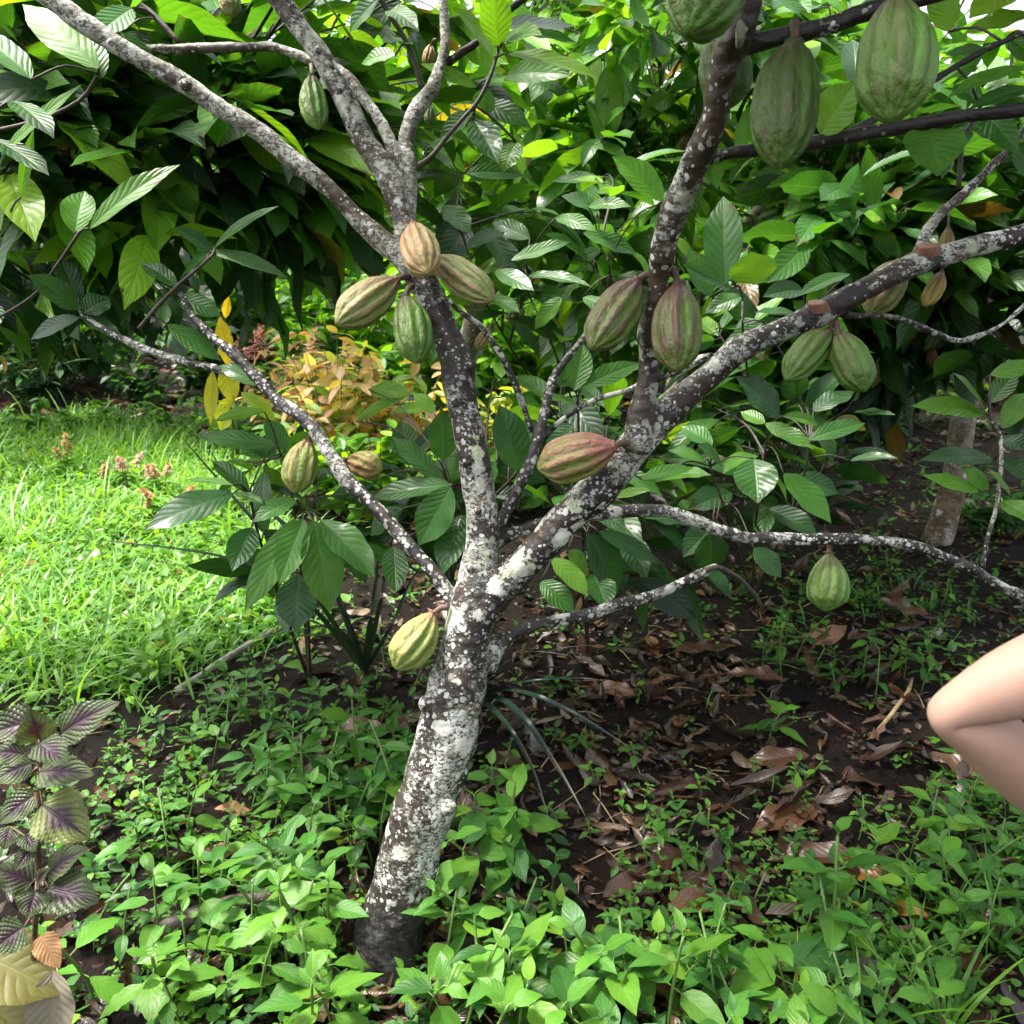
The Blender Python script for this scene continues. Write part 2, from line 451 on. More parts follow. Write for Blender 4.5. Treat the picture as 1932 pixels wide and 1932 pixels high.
M['stick'] = simple_mat('bare_stick', (.10, .10, .07), (.24, .24, .18), 30, .5, .5)
M['straw'] = simple_mat('dry_straw', (.20, .13, .06), (.36, .27, .14), 60, .6, .2)
M['skin'] = simple_mat('skin', (.45, .275, .205), (.49, .305, .23), 14, .5, .03, .001, .35, .25)
M['shirt'] = simple_mat('shirt_cloth', (.16, .19, .24), (.19, .22, .28), 200, .85, .2, .001)
M['trousers'] = simple_mat('trouser_cloth', (.03, .035, .05), (.045, .05, .07), 200, .85, .2, .001)
M['hair'] = simple_mat('hair_strands', (.012, .009, .007), (.03, .022, .018), 120, .4, .5, .002)
M['shoe'] = simple_mat('shoe_leather', (.04, .03, .025), (.07, .055, .045), 40, .6, .2, .002)


def soil_mat():
    m, nt = new_mat('wet_soil'); b = NB(nt)
    tc = b.n('ShaderNodeTexCoord').outputs['Object']
    n1 = b.noise(tc, 3.2, 5, .65); n2 = b.noise(tc, 28, 6, .75); n3 = b.noise(tc, 140, 4, .7)
    f = b.math('ADD', b.math('MULTIPLY', n1, .35), b.math('ADD', b.math('MULTIPLY', n2, .4), b.math('MULTIPLY', n3, .25)))
    c = b.mix(b.step(f, .36, .64), (.0035, .0018, .0012), (.019, .009, .0055))
    vo = b.voro(tc, 85); c = b.mix(b.math('MULTIPLY', b.step(vo.outputs['Distance'], .25, .12), b.step(n2, .55, .62)), c, (.12, .08, .05))
    h = b.math('ADD', b.math('MULTIPLY', n2, 1.0), b.math('MULTIPLY', n3, .5))
    pr = b.n('ShaderNodeBsdfPrincipled')
    b.set(pr.inputs['Base Color'], c); b.set(pr.inputs['Normal'], b.bump(h, 1.0, .035))
    b.set(pr.inputs['Roughness'], b.step(n1, .35, .65, .6, .95)); pr.inputs['Specular IOR Level'].default_value = .2
    b.out(pr.outputs[0])
    return m


M['soil'] = soil_mat()

# ------------------------------------------------------------------ colours of leaves
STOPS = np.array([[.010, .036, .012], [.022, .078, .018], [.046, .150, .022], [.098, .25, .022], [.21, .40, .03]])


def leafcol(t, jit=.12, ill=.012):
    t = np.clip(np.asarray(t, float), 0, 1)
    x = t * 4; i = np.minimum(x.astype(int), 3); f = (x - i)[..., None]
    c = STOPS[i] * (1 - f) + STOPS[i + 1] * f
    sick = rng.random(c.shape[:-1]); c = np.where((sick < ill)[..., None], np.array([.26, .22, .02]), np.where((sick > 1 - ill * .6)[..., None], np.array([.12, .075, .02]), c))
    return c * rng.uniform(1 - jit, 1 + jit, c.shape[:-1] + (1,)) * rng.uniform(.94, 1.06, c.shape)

# ================================================================== GROUND
def build_ground():
    def axis(a, b, fine, far):
        core = np.arange(a, b + 1e-6, fine)
        g = [0.0]; st = fine
        while g[-1] < far: st *= 1.35; g.append(g[-1] + st)
        g = np.array(g[1:])
        return np.concatenate([a - g[::-1], core, b + g])
    xs = axis(-4.0, 4.0, .05, 70); ys = axis(-.5, 8.0, .05, 80)
    X, Y = np.meshgrid(xs, ys)
    Z = H(X, Y) + .004 * np.sin(31 * X + 4 * np.sin(9 * Y)) * np.sin(27 * Y + 3 * np.sin(11 * X))
    V = np.stack([X.ravel(), Y.ravel(), Z.ravel()], 1)
    nx = len(xs); i, j = np.meshgrid(np.arange(len(ys) - 1), np.arange(nx - 1), indexing='ij')
    a = (i * nx + j).ravel()
    A = Acc(); A.raw(V, np.stack([a, a + 1, a + nx + 1, a + nx], 1), (.03, .02, .015))
    o = A.build('ground', M['soil']); o['kind'] = 'structure'


build_ground()

# ================================================================== THE CACAO TREE
def path3(pts, d0, d1=None, dl=None):
    """picture polyline (x, y, half width) with a depth run -> rows (X, Y, Z, radius) in metres"""
    pts = np.array(pts, float); k = len(pts)
    s = np.concatenate([[0], np.cumsum(np.linalg.norm(np.diff(pts[:, :2], axis=0), axis=1))]); s /= s[-1]
    if dl is not None: d = np.interp(s, np.linspace(0, 1, len(dl)), dl)
    else: d = d0 + (d1 - d0) * s
    return np.array([[*P(p[0], p[1], dd), p[2] / FPX * dd] for p, dd in zip(pts, d)])


THICK = {  # part name, bark, rows
    'trunk': ('trunk', 'bark', path3([(728, 1880, 66), (735, 1815, 65), (734, 1763, 63), (752, 1692, 60), (786, 1569, 58), (833, 1429, 59), (855, 1323, 56), (872, 1253, 51), (884, 1190, 47), (893, 1140, 42), (903, 1080, 37), (912, 1013, 32), (907, 942, 31), (896, 872, 29), (884, 802, 29), (868, 731, 30), (860, 679, 32), (841, 626, 28), (811, 562, 28), (786, 515, 25)], 0, dl=[1.79, 1.765, 1.745, 1.73, 1.72, 1.715, 1.72, 1.73])),
    'limbR': ('limb', 'bark_mid', path3([(893, 1185, 34), (918, 1150, 33), (942, 1118, 32), (978, 1073, 33), (1030, 1023, 34), (1065, 981, 33), (1118, 932, 33), (1168, 880, 33), (1196, 842, 34), (1241, 800, 29), (1276, 767, 28), (1305, 738, 27), (1358, 690, 23), (1393, 658, 25), (1464, 626, 22), (1534, 598, 24), (1604, 559, 22), (1675, 524, 21), (1745, 492, 23), (1798, 475, 20), (1868, 457, 19), (1932, 440, 18), (2040, 410, 16)], 0, dl=[1.72, 1.68, 1.63, 1.60, 1.58, 1.58, 1.60])),
    'upR': ('limb', 'bark_brown', path3([(1194, 850, 29), (1203, 815, 28), (1210, 777, 25), (1220, 732, 22), (1224, 679, 21), (1224, 626, 20), (1232, 600, 20), (1238, 562, 20), (1243, 510, 22), (1255, 457, 25), (1272, 390, 26), (1298, 337, 27), (1323, 285, 28), (1348, 228, 26), (1362, 158, 26), (1374, 110, 28), (1393, 63, 29), (1407, 21, 26), (1418, -30, 25), (1440, -110, 24)], 0, dl=[1.61, 1.57, 1.48, 1.36, 1.25, 1.17, 1.12])),
    'TL': ('limb', 'bark_grey', path3([(800, 542, 24), (770, 497, 23), (731, 462, 21), (679, 418, 18), (626, 362, 17), (562, 310, 18), (492, 250, 18), (422, 209, 17), (352, 163, 19), (281, 121, 17), (211, 77, 18), (141, 32, 20), (98, 0, 19), (20, -62, 18)], 0, dl=[1.73, 1.70, 1.64, 1.58, 1.53])),
    'UL': ('limb', 'bark_grey', path3([(790, 522, 22), (775, 470, 22), (766, 430, 23), (755, 382, 24), (731, 330, 24), (700, 281, 22), (668, 225, 22), (640, 170, 20), (598, 91, 20), (562, 46, 19), (527, 0, 19), (470, -80, 18)], 0, dl=[1.73, 1.73, 1.71, 1.68])),
    'UL2': ('branch', 'bark_grey', path3([(766, 410, 20), (770, 352, 18), (767, 299, 17), (765, 264, 16), (774, 229, 15), (795, 193, 15), (816, 165, 14), (833, 116, 10), (840, 77, 9), (837, 20, 8), (833, -40, 7)], 0, dl=[1.73, 1.80, 1.86])),
    'UL3': ('branch', 'bark_grey', path3([(752, 330, 15), (742, 281, 13), (721, 235, 12), (696, 197, 11), (668, 158, 11), (636, 130, 10), (591, 115, 10), (562, 102, 9), (510, 87, 9), (457, 88, 9), (387, 91, 9), (316, 93, 10), (264, 91, 8), (180, 95, 7)], 0, dl=[1.74, 1.78, 1.8, 1.8])),
    'UL4': ('branch', 'bark_dark', path3([(830, 135, 8), (850, 115, 8), (872, 98, 8), (907, 74, 7), (960, 20, 7), (1000, -10, 6), (1060, -60, 6)], 1.85, 1.8)),
    'A': ('branch', 'bark_dark', path3([(1385, 92, 22), (1428, 80, 19), (1499, 63, 17), (1569, 46, 18), (1640, 21, 16), (1710, 4, 16), (1780, -14, 15), (1900, -60, 14)], 1.2, 1.12)),
    'B': ('branch', 'bark_dark', path3([(1335, 298, 14), (1372, 290, 11), (1428, 283, 13), (1499, 277, 13), (1552, 265, 13), (1640, 250, 13), (1745, 232, 13), (1833, 218, 13), (1932, 207, 14), (2050, 190, 13)], 1.34, 1.22)),
    'F': ('branch', 'bark_spot', path3([(925, 1030, 15), (960, 1010, 13), (995, 998, 12), (1040, 984, 12), (1090, 974, 13), (1136, 970, 14), (1188, 965, 13), (1241, 963, 12), (1276, 969, 12), (1305, 981, 13), (1358, 999, 12), (1411, 1013, 12), (1499, 1017, 12), (1569, 1017, 11), (1657, 1020, 10), (1728, 1031, 11), (1780, 1052, 11), (1833, 1073, 11), (1886, 1105, 10), (1932, 1126, 10), (2030, 1170, 9)], 0, dl=[1.75, 1.82, 1.86, 1.88, 1.9])),
    'G': ('branch', 'bark_spot', path3([(915, 1262, 20), (936, 1222, 16), (964, 1196, 12), (1013, 1178, 11), (1065, 1169, 11), (1118, 1157, 12), (1171, 1139, 11), (1224, 1126, 11), (1276, 1106, 10), (1310, 1088, 10), (1338, 1074, 8), (1352, 1066, 5)], 0, dl=[1.74, 1.78, 1.85, 1.92])),
    'H': ('branch', 'bark_spot', path3([(862, 1150, 17), (844, 1115, 15), (819, 1080, 14), (767, 1023, 13), (714, 964, 14), (661, 912, 15), (635, 876, 14), (612, 842, 13), (580, 795, 13), (527, 756, 12), (485, 712, 12), (439, 665, 10), (404, 640, 9), (362, 594, 8), (340, 550, 6)], 0, dl=[1.73, 1.78, 1.84, 1.9])),
    'H2': ('branch', 'bark_spot', path3([(515, 748, 8), (485, 728, 8), (422, 700, 8), (352, 684, 8), (281, 661, 8), (211, 630, 7), (158, 594, 6), (148, 560, 5)], 1.87, 1.95)),
    'I': ('branch', 'bark_spot', path3([(930, 1005, 14), (949, 974, 12), (971, 935, 12), (995, 886, 12), (1013, 837, 12), (1023, 795, 11), (1034, 749, 9), (1048, 707, 8), (1073, 672, 8), (1100, 637, 7), (1135, 600, 6)], 0, dl=[1.75, 1.80, 1.86, 1.9])),
    'D': ('branch', 'bark_mid', path3([(1728, 490, 11), (1738, 462, 11), (1752, 432, 11), (1780, 397, 9), (1815, 369, 9), (1851, 334, 8), (1886, 299, 7), (1914, 270, 6), (1950, 215, 6)], 1.59, 1.66)),
    'C': ('branch', 'bark_dark', path3([(1585, 262, 9), (1601, 251, 9), (1657, 221, 9), (1705, 190, 8), (1759, 153, 7), (1851, 98, 7), (1932, 62, 6), (2020, 20, 6)], 1.32, 1.34)),
    'E': ('branch', 'bark_spot', path3([(1590, 592, 9), (1620, 597, 7), (1657, 595, 6), (1710, 605, 6), (1763, 629, 6), (1815, 643, 6), (1886, 615, 5), (1940, 570, 5)], 1.6, 1.8)),
}
THIN = {
    'T1': path3([(262, 620, 4), (300, 575, 4), (340, 535, 4), (375, 505, 3), (404, 478, 3)], 1.9, 1.85),
    'T2': path3([(337, 80, 6), (309, 49, 6), (281, 21, 6), (253, 0, 6), (225, -40, 5)], 1.8, 1.8),
    'T3': path3([(797, 168, 6), (777, 102, 5), (756, 60, 5), (731, 21, 5), (712, -20, 5)], 1.84, 1.8),
    'T4': path3([(775, 320, 7), (792, 312, 7), (812, 297, 5), (837, 267, 5), (872, 225, 4), (900, 193, 4), (922, 151, 4), (936, 110, 3), (942, 91, 3)], 1.76, 1.82),
    'J': path3([(1004, 815, 6), (985, 760, 6), (964, 707, 7), (942, 665, 6), (918, 630, 6), (907, 615, 6), (872, 591, 5), (845, 566, 5)], 1.86, 1.8),
    'K': path3([(1024, 830, 6), (1045, 806, 5), (1066, 788, 5), (1118, 756, 5), (1188, 735, 5), (1215, 715, 5)], 1.86, 1.75),
    'L': path3([(1225, 722, 4), (1276, 704, 4), (1323, 679, 4), (1345, 668, 4)], 1.57, 1.55),
    'R': path3([(1330, 1078, 6), (1352, 1070, 5.5), (1376, 1080, 5), (1402, 1098, 4.5), (1428, 1128, 4), (1440, 1152, 3)], 1.9, 1.96),
    'N': path3([(1808, 356, 5), (1812, 310, 5), (1815, 264, 5), (1829, 239, 5), (1850, 200, 4)], 1.62, 1.6),
    'Q': path3([(1854, 1069, 4.5), (1861, 1024, 4.5), (1872, 985, 4), (1879, 960, 4), (1888, 894, 4), (1887, 823, 4), (1865, 785, 3)], 1.89, 1.95),
}
tree_base = P(735, 1815, 1.79); tree_base[2] = float(H(tree_base[0], tree_base[1]))
tree = empty('cacao_tree', tree_base, 'lichen spotted cacao tree with a leaning trunk and pods on its forking limbs', 'tree')


def build_tree():
    A = Acc(); sk = []; sid = []; srad = []; names = list(THICK)
    for i, nme in enumerate(names):
        part, mat, rows = THICK[nme]
        q = smooth_path(rows, .012)
        jig = np.array([[mnoise.noise(Vector((p[0] * 9, p[1] * 9, p[2] * 9 + k * 7 + i))) for k in range(3)] for p in q])
        q[:, :3] += jig * np.minimum(q[:, 3:4] * .22, .006)
        q[:, 3] *= 1 + .10 * np.array([mnoise.noise(Vector((p[0] * 16 + 5, p[1] * 16, p[2] * 16 + i * 3))) for p in q])
        A.tube(q[:, :3], q[:, 3], n=20, mat=0)
        sk.append(q[:, :3]); srad.append(q[:, 3]); sid.append(np.full(len(q), i))
    # knots and old pod cushions swell the bark
    for (x, y, d, r, h) in [(806, 1328, 1.70, 18, 10), (846, 1523, 1.688, 17, 6), (894, 1338, 1.70, 14, 8), (902, 1316, 1.71, 11, 9), (745, 1740, 1.72, 20, 6), (858, 760, 1.68, 12, 8), (886, 690, 1.695, 12, 9),
                            (880, 870, 1.68, 9, 7), (902, 965, 1.67, 9, 7), (890, 1075, 1.67, 10, 6), (700, 440, 1.66, 9, 8), (350, 160, 1.55, 14, 10), (210, 80, 1.53, 10, 10), (640, 168, 1.66, 9, 10), (600, 95, 1.65, 9, 9), (440, 215, 1.6, 7, 9),
                            (572, 330, 1.62, 8, 9), (1535, 585, 1.575, 20, 14), (1745, 480, 1.58, 22, 12), (1380, 80, 1.17, 18, 14), (1375, 130, 1.2, 20, 8), (1255, 440, 1.45, 14, 10), (1110, 950, 1.63, 11, 9)]:
        bm = bmesh.new(); bmesh.ops.create_icosphere(bm, subdivisions=2, radius=r / FPX * d)
        c = P(x, y, d)
        V = np.array([v.co[:] for v in bm.verts]) + c
        for f in bm.faces: pass
        F = np.array([[v.index for v in f.verts] + [f.verts[0].index] for f in bm.faces]); bm.free()
        tri_extra.append((V, F[:, :3]))
    V = np.vstack(A.V); F = [tuple(r) for r in np.vstack(A.F)]
    off = len(V); VV = [V]
    for v, f in tri_extra:
        VV.append(v); F += [tuple(r) for r in (f + off)]; off += len(v)
    V = np.vstack(VV)
    me = bpy.data.meshes.new('tmp'); me.from_pydata(V.tolist(), [], F); me.update()
    o = bpy.data.objects.new('tmp', me); COL.objects.link(o)
    md = o.modifiers.new('r', 'REMESH'); md.mode = 'VOXEL'; md.voxel_size = .0038; md.use_smooth_shade = True
    ms = o.modifiers.new('s', 'SMOOTH'); ms.factor = .5; ms.iterations = 5
    dg = bpy.context.evaluated_depsgraph_get()
    ev = o.evaluated_get(dg); m2 = bpy.data.meshes.new_from_object(ev)
    bpy.data.objects.remove(o)
    n = len(m2.vertices); co = np.zeros(n * 3, np.float32); m2.vertices.foreach_get('co', co); co = co.reshape(-1, 3).astype(float)
    no = np.zeros(n * 3, np.float32); m2.vertices.foreach_get('normal', no); no = no.reshape(-1, 3)
    dsp = np.array([mnoise.noise(Vector(p) * 26) * .0022 + mnoise.noise(Vector(p) * 75) * .0010 for p in co])
    co = co + no * dsp[:, None]
    m2.vertices.foreach_set('co', co.astype(np.float32).ravel()); m2.update()
    no = np.zeros(n * 3, np.float32); m2.vertices.foreach_get('normal', no); no = no.reshape(-1, 3)
    nf = len(m2.polygons); lv = np.zeros(len(m2.loops), np.int32); m2.loops.foreach_get('vertex_index', lv)
    Fq = lv.reshape(-1, 4) if len(lv) == nf * 4 else None
    if Fq is None:
        Fq = np.array([list(p.vertices)[:4] if len(p.vertices) >= 4 else list(p.vertices) + [p.vertices[0]] for p in m2.polygons])
    SK = np.vstack(sk); SR = np.concatenate(srad); SI = np.concatenate(sid)
    lab = np.zeros(n, int)
    for a in range(0, n, 4000):
        dd = np.linalg.norm(co[a:a + 4000, None, :] - SK[None], axis=2) / SR[None] ** .8
        lab[a:a + 4000] = SI[dd.argmin(1)]
    fl = lab[Fq[:, 0]]
    for i, nme in enumerate(names):
        part, mat, rows = THICK[nme]
        f = Fq[fl == i]
        if not len(f): continue
        idx, inv = np.unique(f, return_inverse=True)
        A2 = Acc(); A2.raw(co[idx], inv.reshape(-1, 4)); ob = A2.build(part, M[mat], tree)
        if len(ob.data.vertices) == len(idx):
            ob.data.normals_split_custom_set_from_vertices(no[idx].tolist())
    bpy.data.meshes.remove(m2)
    for nme, rows in THIN.items():
        q = smooth_path(rows, .012); B = Acc()
        q[:, 3] *= 1 + .15 * np.array([mnoise.noise(Vector(p[:3]) * 40) for p in q])
        B.tube(q[:, :3], q[:, 3], n=8, mat=0)
        B.build('twig', M['bark_spot'] if nme in 'JKLQ' else M['twig'], tree)


tri_extra = []
build_tree()


def disc(name, c, nrm, rx, ry, mat, parent, thick=.006, up=(0, 0, 1)):
    """a sawn stub end: a short, slightly domed oval"""
    n = norm(np.array(nrm, float)); u = norm(np.cross(up, n) + 1e-6); w = np.cross(n, u)
    A = Acc(); k = 20; ang = np.linspace(0, 2 * np.pi, k, endpoint=False)
    wob = 1 + .10 * np.sin(3 * ang + 1) + .06 * np.sin(5 * ang)
    rings = []
    for (s, h) in ((1.12, -thick * 2.2), (1.0, thick * .6), (.9, thick), (.45, thick * .8), (.02, thick * .75)):
        rings.append(c + (np.cos(ang) * rx * s * wob)[:, None] * u + (np.sin(ang) * ry * s * wob)[:, None] * w + n * h)
    V = np.vstack(rings); F = []
    for i in range(4):
        for j in range(k): F.append([i * k + j, i * k + (j + 1) % k, (i + 1) * k + (j + 1) % k, (i + 1) * k + j])
    A.raw(V, F); return A.build(name, mat, parent)


disc('pruning_scar', P(1750, 468, 1.555), (-.2, -.40, .9), .019, .011, M['cutwood'], tree)
disc('pruning_scar', P(1541, 575, 1.555), (-.4, -.3, .85), .019, .009, M['cutwood'], tree)
disc('pruning_scar', P(716, 1806, 1.722), (0, -.95, .3), .0042, .0065, M['cutpale'], tree)
disc('pruning_scar', P(731, 1807, 1.722), (0, -.95, .3), .0046, .0075, M['cutpale'], tree)
disc('pruning_scar', P(1397, 60, 1.135), (-.2, -.9, .2), .006, .014, M['stick'], tree)

# ================================================================== PODS
PODC = {
    'green': pod_mat('green_pod_rind', (0.106, 0.137, 0.038), (0.091, 0.217, 0.030), (0.112, 0.066, 0.053)),
    'palegreen': pod_mat('pale_green_pod_rind', (0.144, 0.190, 0.055), (0.129, 0.282, 0.044), (0.158, 0.099, 0.077)),
    'yellowgreen': pod_mat('yellow_green_pod_rind', (0.251, 0.218, 0.073), (0.187, 0.272, 0.053), (0.251, 0.099, 0.079), crown_len=.25),
    'tan': pod_mat('tan_pod_rind', (0.330, 0.224, 0.129), (0.176, 0.245, 0.059), (0.264, 0.145, 0.106), gloss=.5),
    'peach': pod_mat('peach_pod_rind', (0.488, 0.264, 0.152), (0.341, 0.294, 0.109), (0.370, 0.185, 0.119), gloss=.5),
    'purple': pod_mat('purple_flushed_pod_rind', (0.119, 0.063, 0.045), (0.125, 0.210, 0.040), (0.112, 0.040, 0.055), crown_len=.42),
    'pink': pod_mat('pink_flushed_pod_rind', (0.310, 0.152, 0.103), (0.205, 0.252, 0.053), (0.290, 0.087, 0.092), crown_len=.5),
    'rust': pod_mat('rusty_pod_rind', (0.304, 0.165, 0.073), (0.227, 0.231, 0.057), (0.264, 0.132, 0.066)),
    'dried': pod_mat('dried_pod_rind', (0.132, 0.069, 0.020), (0.273, 0.217, 0.029), (0.079, 0.046, 0.016)),
    'darkred': pod_mat('dark_red_pod_rind', (0.158, 0.053, 0.033), (0.181, 0.084, 0.029), (0.106, 0.040, 0.026)),
    'olive': pod_mat('olive_pod_rind', (0.073, 0.092, 0.025), (0.067, 0.149, 0.018), (0.066, 0.048, 0.029)),
}


def pod(sx, sy, tx, ty, hw, d0, d1, colr, label, group=None, roll=0.0, lump=0.0, stalk_to=None, neck=.16, belly=.56, name='cacao_pod'):
    a = P(sx, sy, d0); e = P(tx, ty, d1); L = np.linalg.norm(e - a); R = hw / FPX * (d0 + d1) / 2
    ax = (e - a) / L
    x = norm(np.cross(ax, -FWD + .01)); y = np.cross(ax, x)
    nt_, nr = 60, 100
    t = np.linspace(0, 1, nt_)
    tb = t ** (np.log(.5) / np.log(belly))
    r = np.clip(1 - np.abs(2 * tb - 1) ** 2.25, 0, 1) ** .60
    r = np.maximum(r, neck * np.exp(-((t) / .07) ** 2) * 2.0)                      # shoulders at the stalk
    r = r * (1 - .38 * np.clip((t - .80) / .20, 0, 1) ** 1.3)
    r[0] *= .30; r[-1] = .012
    ph = np.linspace(0, 2 * np.pi, nr, endpoint=False)
    sd = random.uniform(0, 50)
    V = np.zeros((nt_, nr, 3)); RB = np.zeros((nt_, nr))
    for i in range(nt_):
        env = np.clip(t[i] / .06, 0, 1) * np.clip((1 - t[i]) / .05, 0, 1)
        rr = ph + roll + .10 * math.sin(t[i] * 3 + sd)
        c10 = np.cos(10 * rr); c5 = np.cos(5 * rr)
        rib = .5 + .5 * np.sign(c10) * np.abs(c10) ** .8
        rib = .72 * rib + .28 * (.5 + .5 * c5)
        rad = R * r[i] * (1 - (.145 + .02 * lump) * env * (1 - rib))
        for j in range(nr):
            p = Vector((math.cos(ph[j]) * 2.2 + sd, math.sin(ph[j]) * 2.2, t[i] * 4.5))
            rad[j] *= 1 + (.028 + .05 * lump) * env * mnoise.noise(p) + .020 * env * mnoise.noise(p * 4) + .013 * env * mnoise.noise(p * 9)
        bend = ((t[i] - .5) ** 2 - .25) * L * .10 * math.sin(sd)
        ctr = a + ax * (L * t[i]) + x * bend
        V[i] = ctr + rad[:, None] * (np.cos(ph)[:, None] * x + np.sin(ph)[:, None] * y)
        RB[i] = rib
    i, j = np.meshgrid(np.arange(nt_ - 1), np.arange(nr), indexing='ij')
    F = np.stack([i * nr + j, i * nr + (j + 1) % nr, (i + 1) * nr + (j + 1) % nr, (i + 1) * nr + j], -1).reshape(-1, 4)
    VV = V.reshape(-1, 3)
    # ring caps
    uv = np.stack([np.tile(ph / 6.2832, nt_), np.repeat(t, nr)], 1)
    A = Acc(); A.raw(VV, F[:, ::-1], uv=uv)
    A.C[0] = np.stack([RB.ravel()] * 3, 1)
    o = A.build(name, PODC[colr], None, org=a)
    # local axes turned so the rind textures run along the pod
    Rm = Matrix(((x[0], y[0], ax[0]), (x[1], y[1], ax[1]), (x[2], y[2], ax[2])))
    o.data.transform(Rm.to_4x4().inverted()); o.rotation_euler = Rm.to_euler()
    tag(o, label, 'cacao pod', group or 'cacao pods on the tree')
    if stalk_to is not None:
        q = np.array(stalk_to, float) if len(stalk_to) == 3 and stalk_to[2] < 50 and abs(stalk_to[0]) < 20 else None
        s = P(*stalk_to)
        mid = (s + a) / 2 + np.array([0, 0, .004])
        B = Acc(); q = smooth_path(np.array([s, mid, a + ax * .004]), .004)
        rr = np.linspace(.0062, .0042, len(q)) * min(1.25, R / .035); rr[-1] *= 1.5
        B.tube(q, rr, n=8, mat=0)
        st = B.build('stalk', M['stalk'])
        st.parent = o
        st.matrix_parent_inverse = (Matrix.Translation(Vector(a)) @ Rm.to_4x4()).inverted()
    return o


pod(1164, 841, 1014, 884, 47, 1.56, 1.60, 'pink', 'pink flushed cacao pod lying sideways against the main right limb', roll=.5, stalk_to=(1180, 838, 1.58))
pod(820, 1154, 746, 1263, 41, 1.70, 1.66, 'yellowgreen', 'yellow green pod low on the left of the trunk just under the fork', roll=.2, stalk_to=(846, 1146, 1.70), neck=.20, belly=.6)
pod(1564, 1040, 1557, 1154, 40, 1.90, 1.88, 'palegreen', 'pale green pod hanging alone under the long low right branch', roll=.3, stalk_to=(1566, 1022, 1.9), belly=.62)
pod(581, 829, 556, 931, 34, 1.84, 1.82, 'yellowgreen', 'green brown pod hanging on the left side of the low left branch', roll=.1, stalk_to=(596, 823, 1.86), belly=.55)
pod(655, 868, 720, 888, 28, 1.93, 1.90, 'rust', 'lumpy rust brown pod behind the low left branch', roll=.7, lump=1.2, stalk_to=(645, 872, 1.9))
pod(780, 424, 808, 517, 37, 1.68, 1.585, 'peach', 'peach coloured pod pointing forward at the top of the cluster of four', roll=.35, stalk_to=(775, 420, 1.71), lump=.3)
pod(818, 486, 933, 568, 34, 1.72, 1.64, 'tan', 'slender tan pod sloping to the right below the peach pod', roll=.1, stalk_to=(806, 498, 1.72), lump=.35)
pod(750, 527, 634, 613, 40, 1.69, 1.62, 'tan', 'tan and green striped pod sloping to the left in the cluster of four', roll=.25, stalk_to=(772, 524, 1.70))
pod(763, 558, 788, 686, 38, 1.665, 1.62, 'green', 'green pod hanging lowest in the cluster of four', roll=.4, stalk_to=(778, 540, 1.69))
pod(1204, 527, 1114, 660, 45, 1.49, 1.44, 'purple', 'purple brown pod slanting left of the upright right limb', roll=.42, stalk_to=(1228, 520, 1.49), belly=.55)
pod(1280, 531, 1277, 703, 49, 1.47, 1.42, 'purple', 'purple brown pod with green stripe hanging right of the upright limb', roll=.16, stalk_to=(1262, 505, 1.48), belly=.58)
pod(1499, 76, 1472, 320, 64, 1.16, 1.14, 'olive', 'long olive green pod with a pointed tip hanging from the dark top branch', roll=.2, stalk_to=(1499, 44, 1.17), belly=.54)
pod(1690, -10, 1682, 232, 75, 1.09, 1.08, 'palegreen', 'fat pale green pod touching the second dark branch at the top right', roll=.1, stalk_to=(1690, -34, 1.1), belly=.58)
pod(1392, -120, 1296, 66, 74, 1.09, 1.05, 'green', 'green pod cut off by the top edge beside the upright limb', roll=.3, stalk_to=(1420, -130, 1.1), belly=.6)
pod(1364, 52, 1372, 206, 51, 1.30, 1.29, 'olive', 'shaded green pod half hidden behind the upright right limb', roll=.4, stalk_to=(1372, 30, 1.25))
pod(1567, 624, 1482, 718, 34, 1.58, 1.54, 'green', 'green pod slanting left in the pair under the right limb', roll=.2, stalk_to=(1572, 606, 1.58), belly=.52)
pod(1580, 625, 1633, 739, 38, 1.56, 1.52, 'green', 'green brown pod on the right of the pair under the right limb', roll=.5, stalk_to=(1576, 606, 1.58))
pod(1702, 492, 1638, 592, 38, 1.66, 1.66, 'tan', 'pod with a pink top hidden behind the right limb', roll=.3, stalk_to=(1712, 500, 1.62))
pod(1789, 427, 1784, 505, 15, 1.70, 1.70, 'dried', 'small dried yellow brown pod standing behind the end of the right limb', roll=.3, stalk_to=(1790, 405, 1.7))
pod(1778, 512, 1744, 578, 18, 1.60, 1.58, 'dried', 'shrivelled brown pod hanging under the end of the right limb', roll=.1, lump=1, stalk_to=(1780, 492, 1.6))
pod(588, 141, 601, 245, 27, 1.72, 1.70, 'palegreen', 'green pod hanging from the thin horizontal branch at the upper left', roll=.2, stalk_to=(587, 122, 1.79))
pod(425, -34, 438, 29, 21, 1.78, 1.76, 'tan', 'tan pod cut off by the top edge over the upper left branches', roll=.2, stalk_to=(425, -60, 1.78))

# ================================================================== FOLIAGE HELPERS
def facing(base, tip, roll=0.0, upmix=.55):
    d = norm(np.array(tip) - np.array(base))
    n = norm(CAM - np.array(base)) * (1 - upmix) + np.array([0, 0, 1.0]) * upmix
    n = norm(n - (n @ d) * d)
    s = np.cross(d, n)
    return norm(n * math.cos(roll) + s * math.sin(roll))


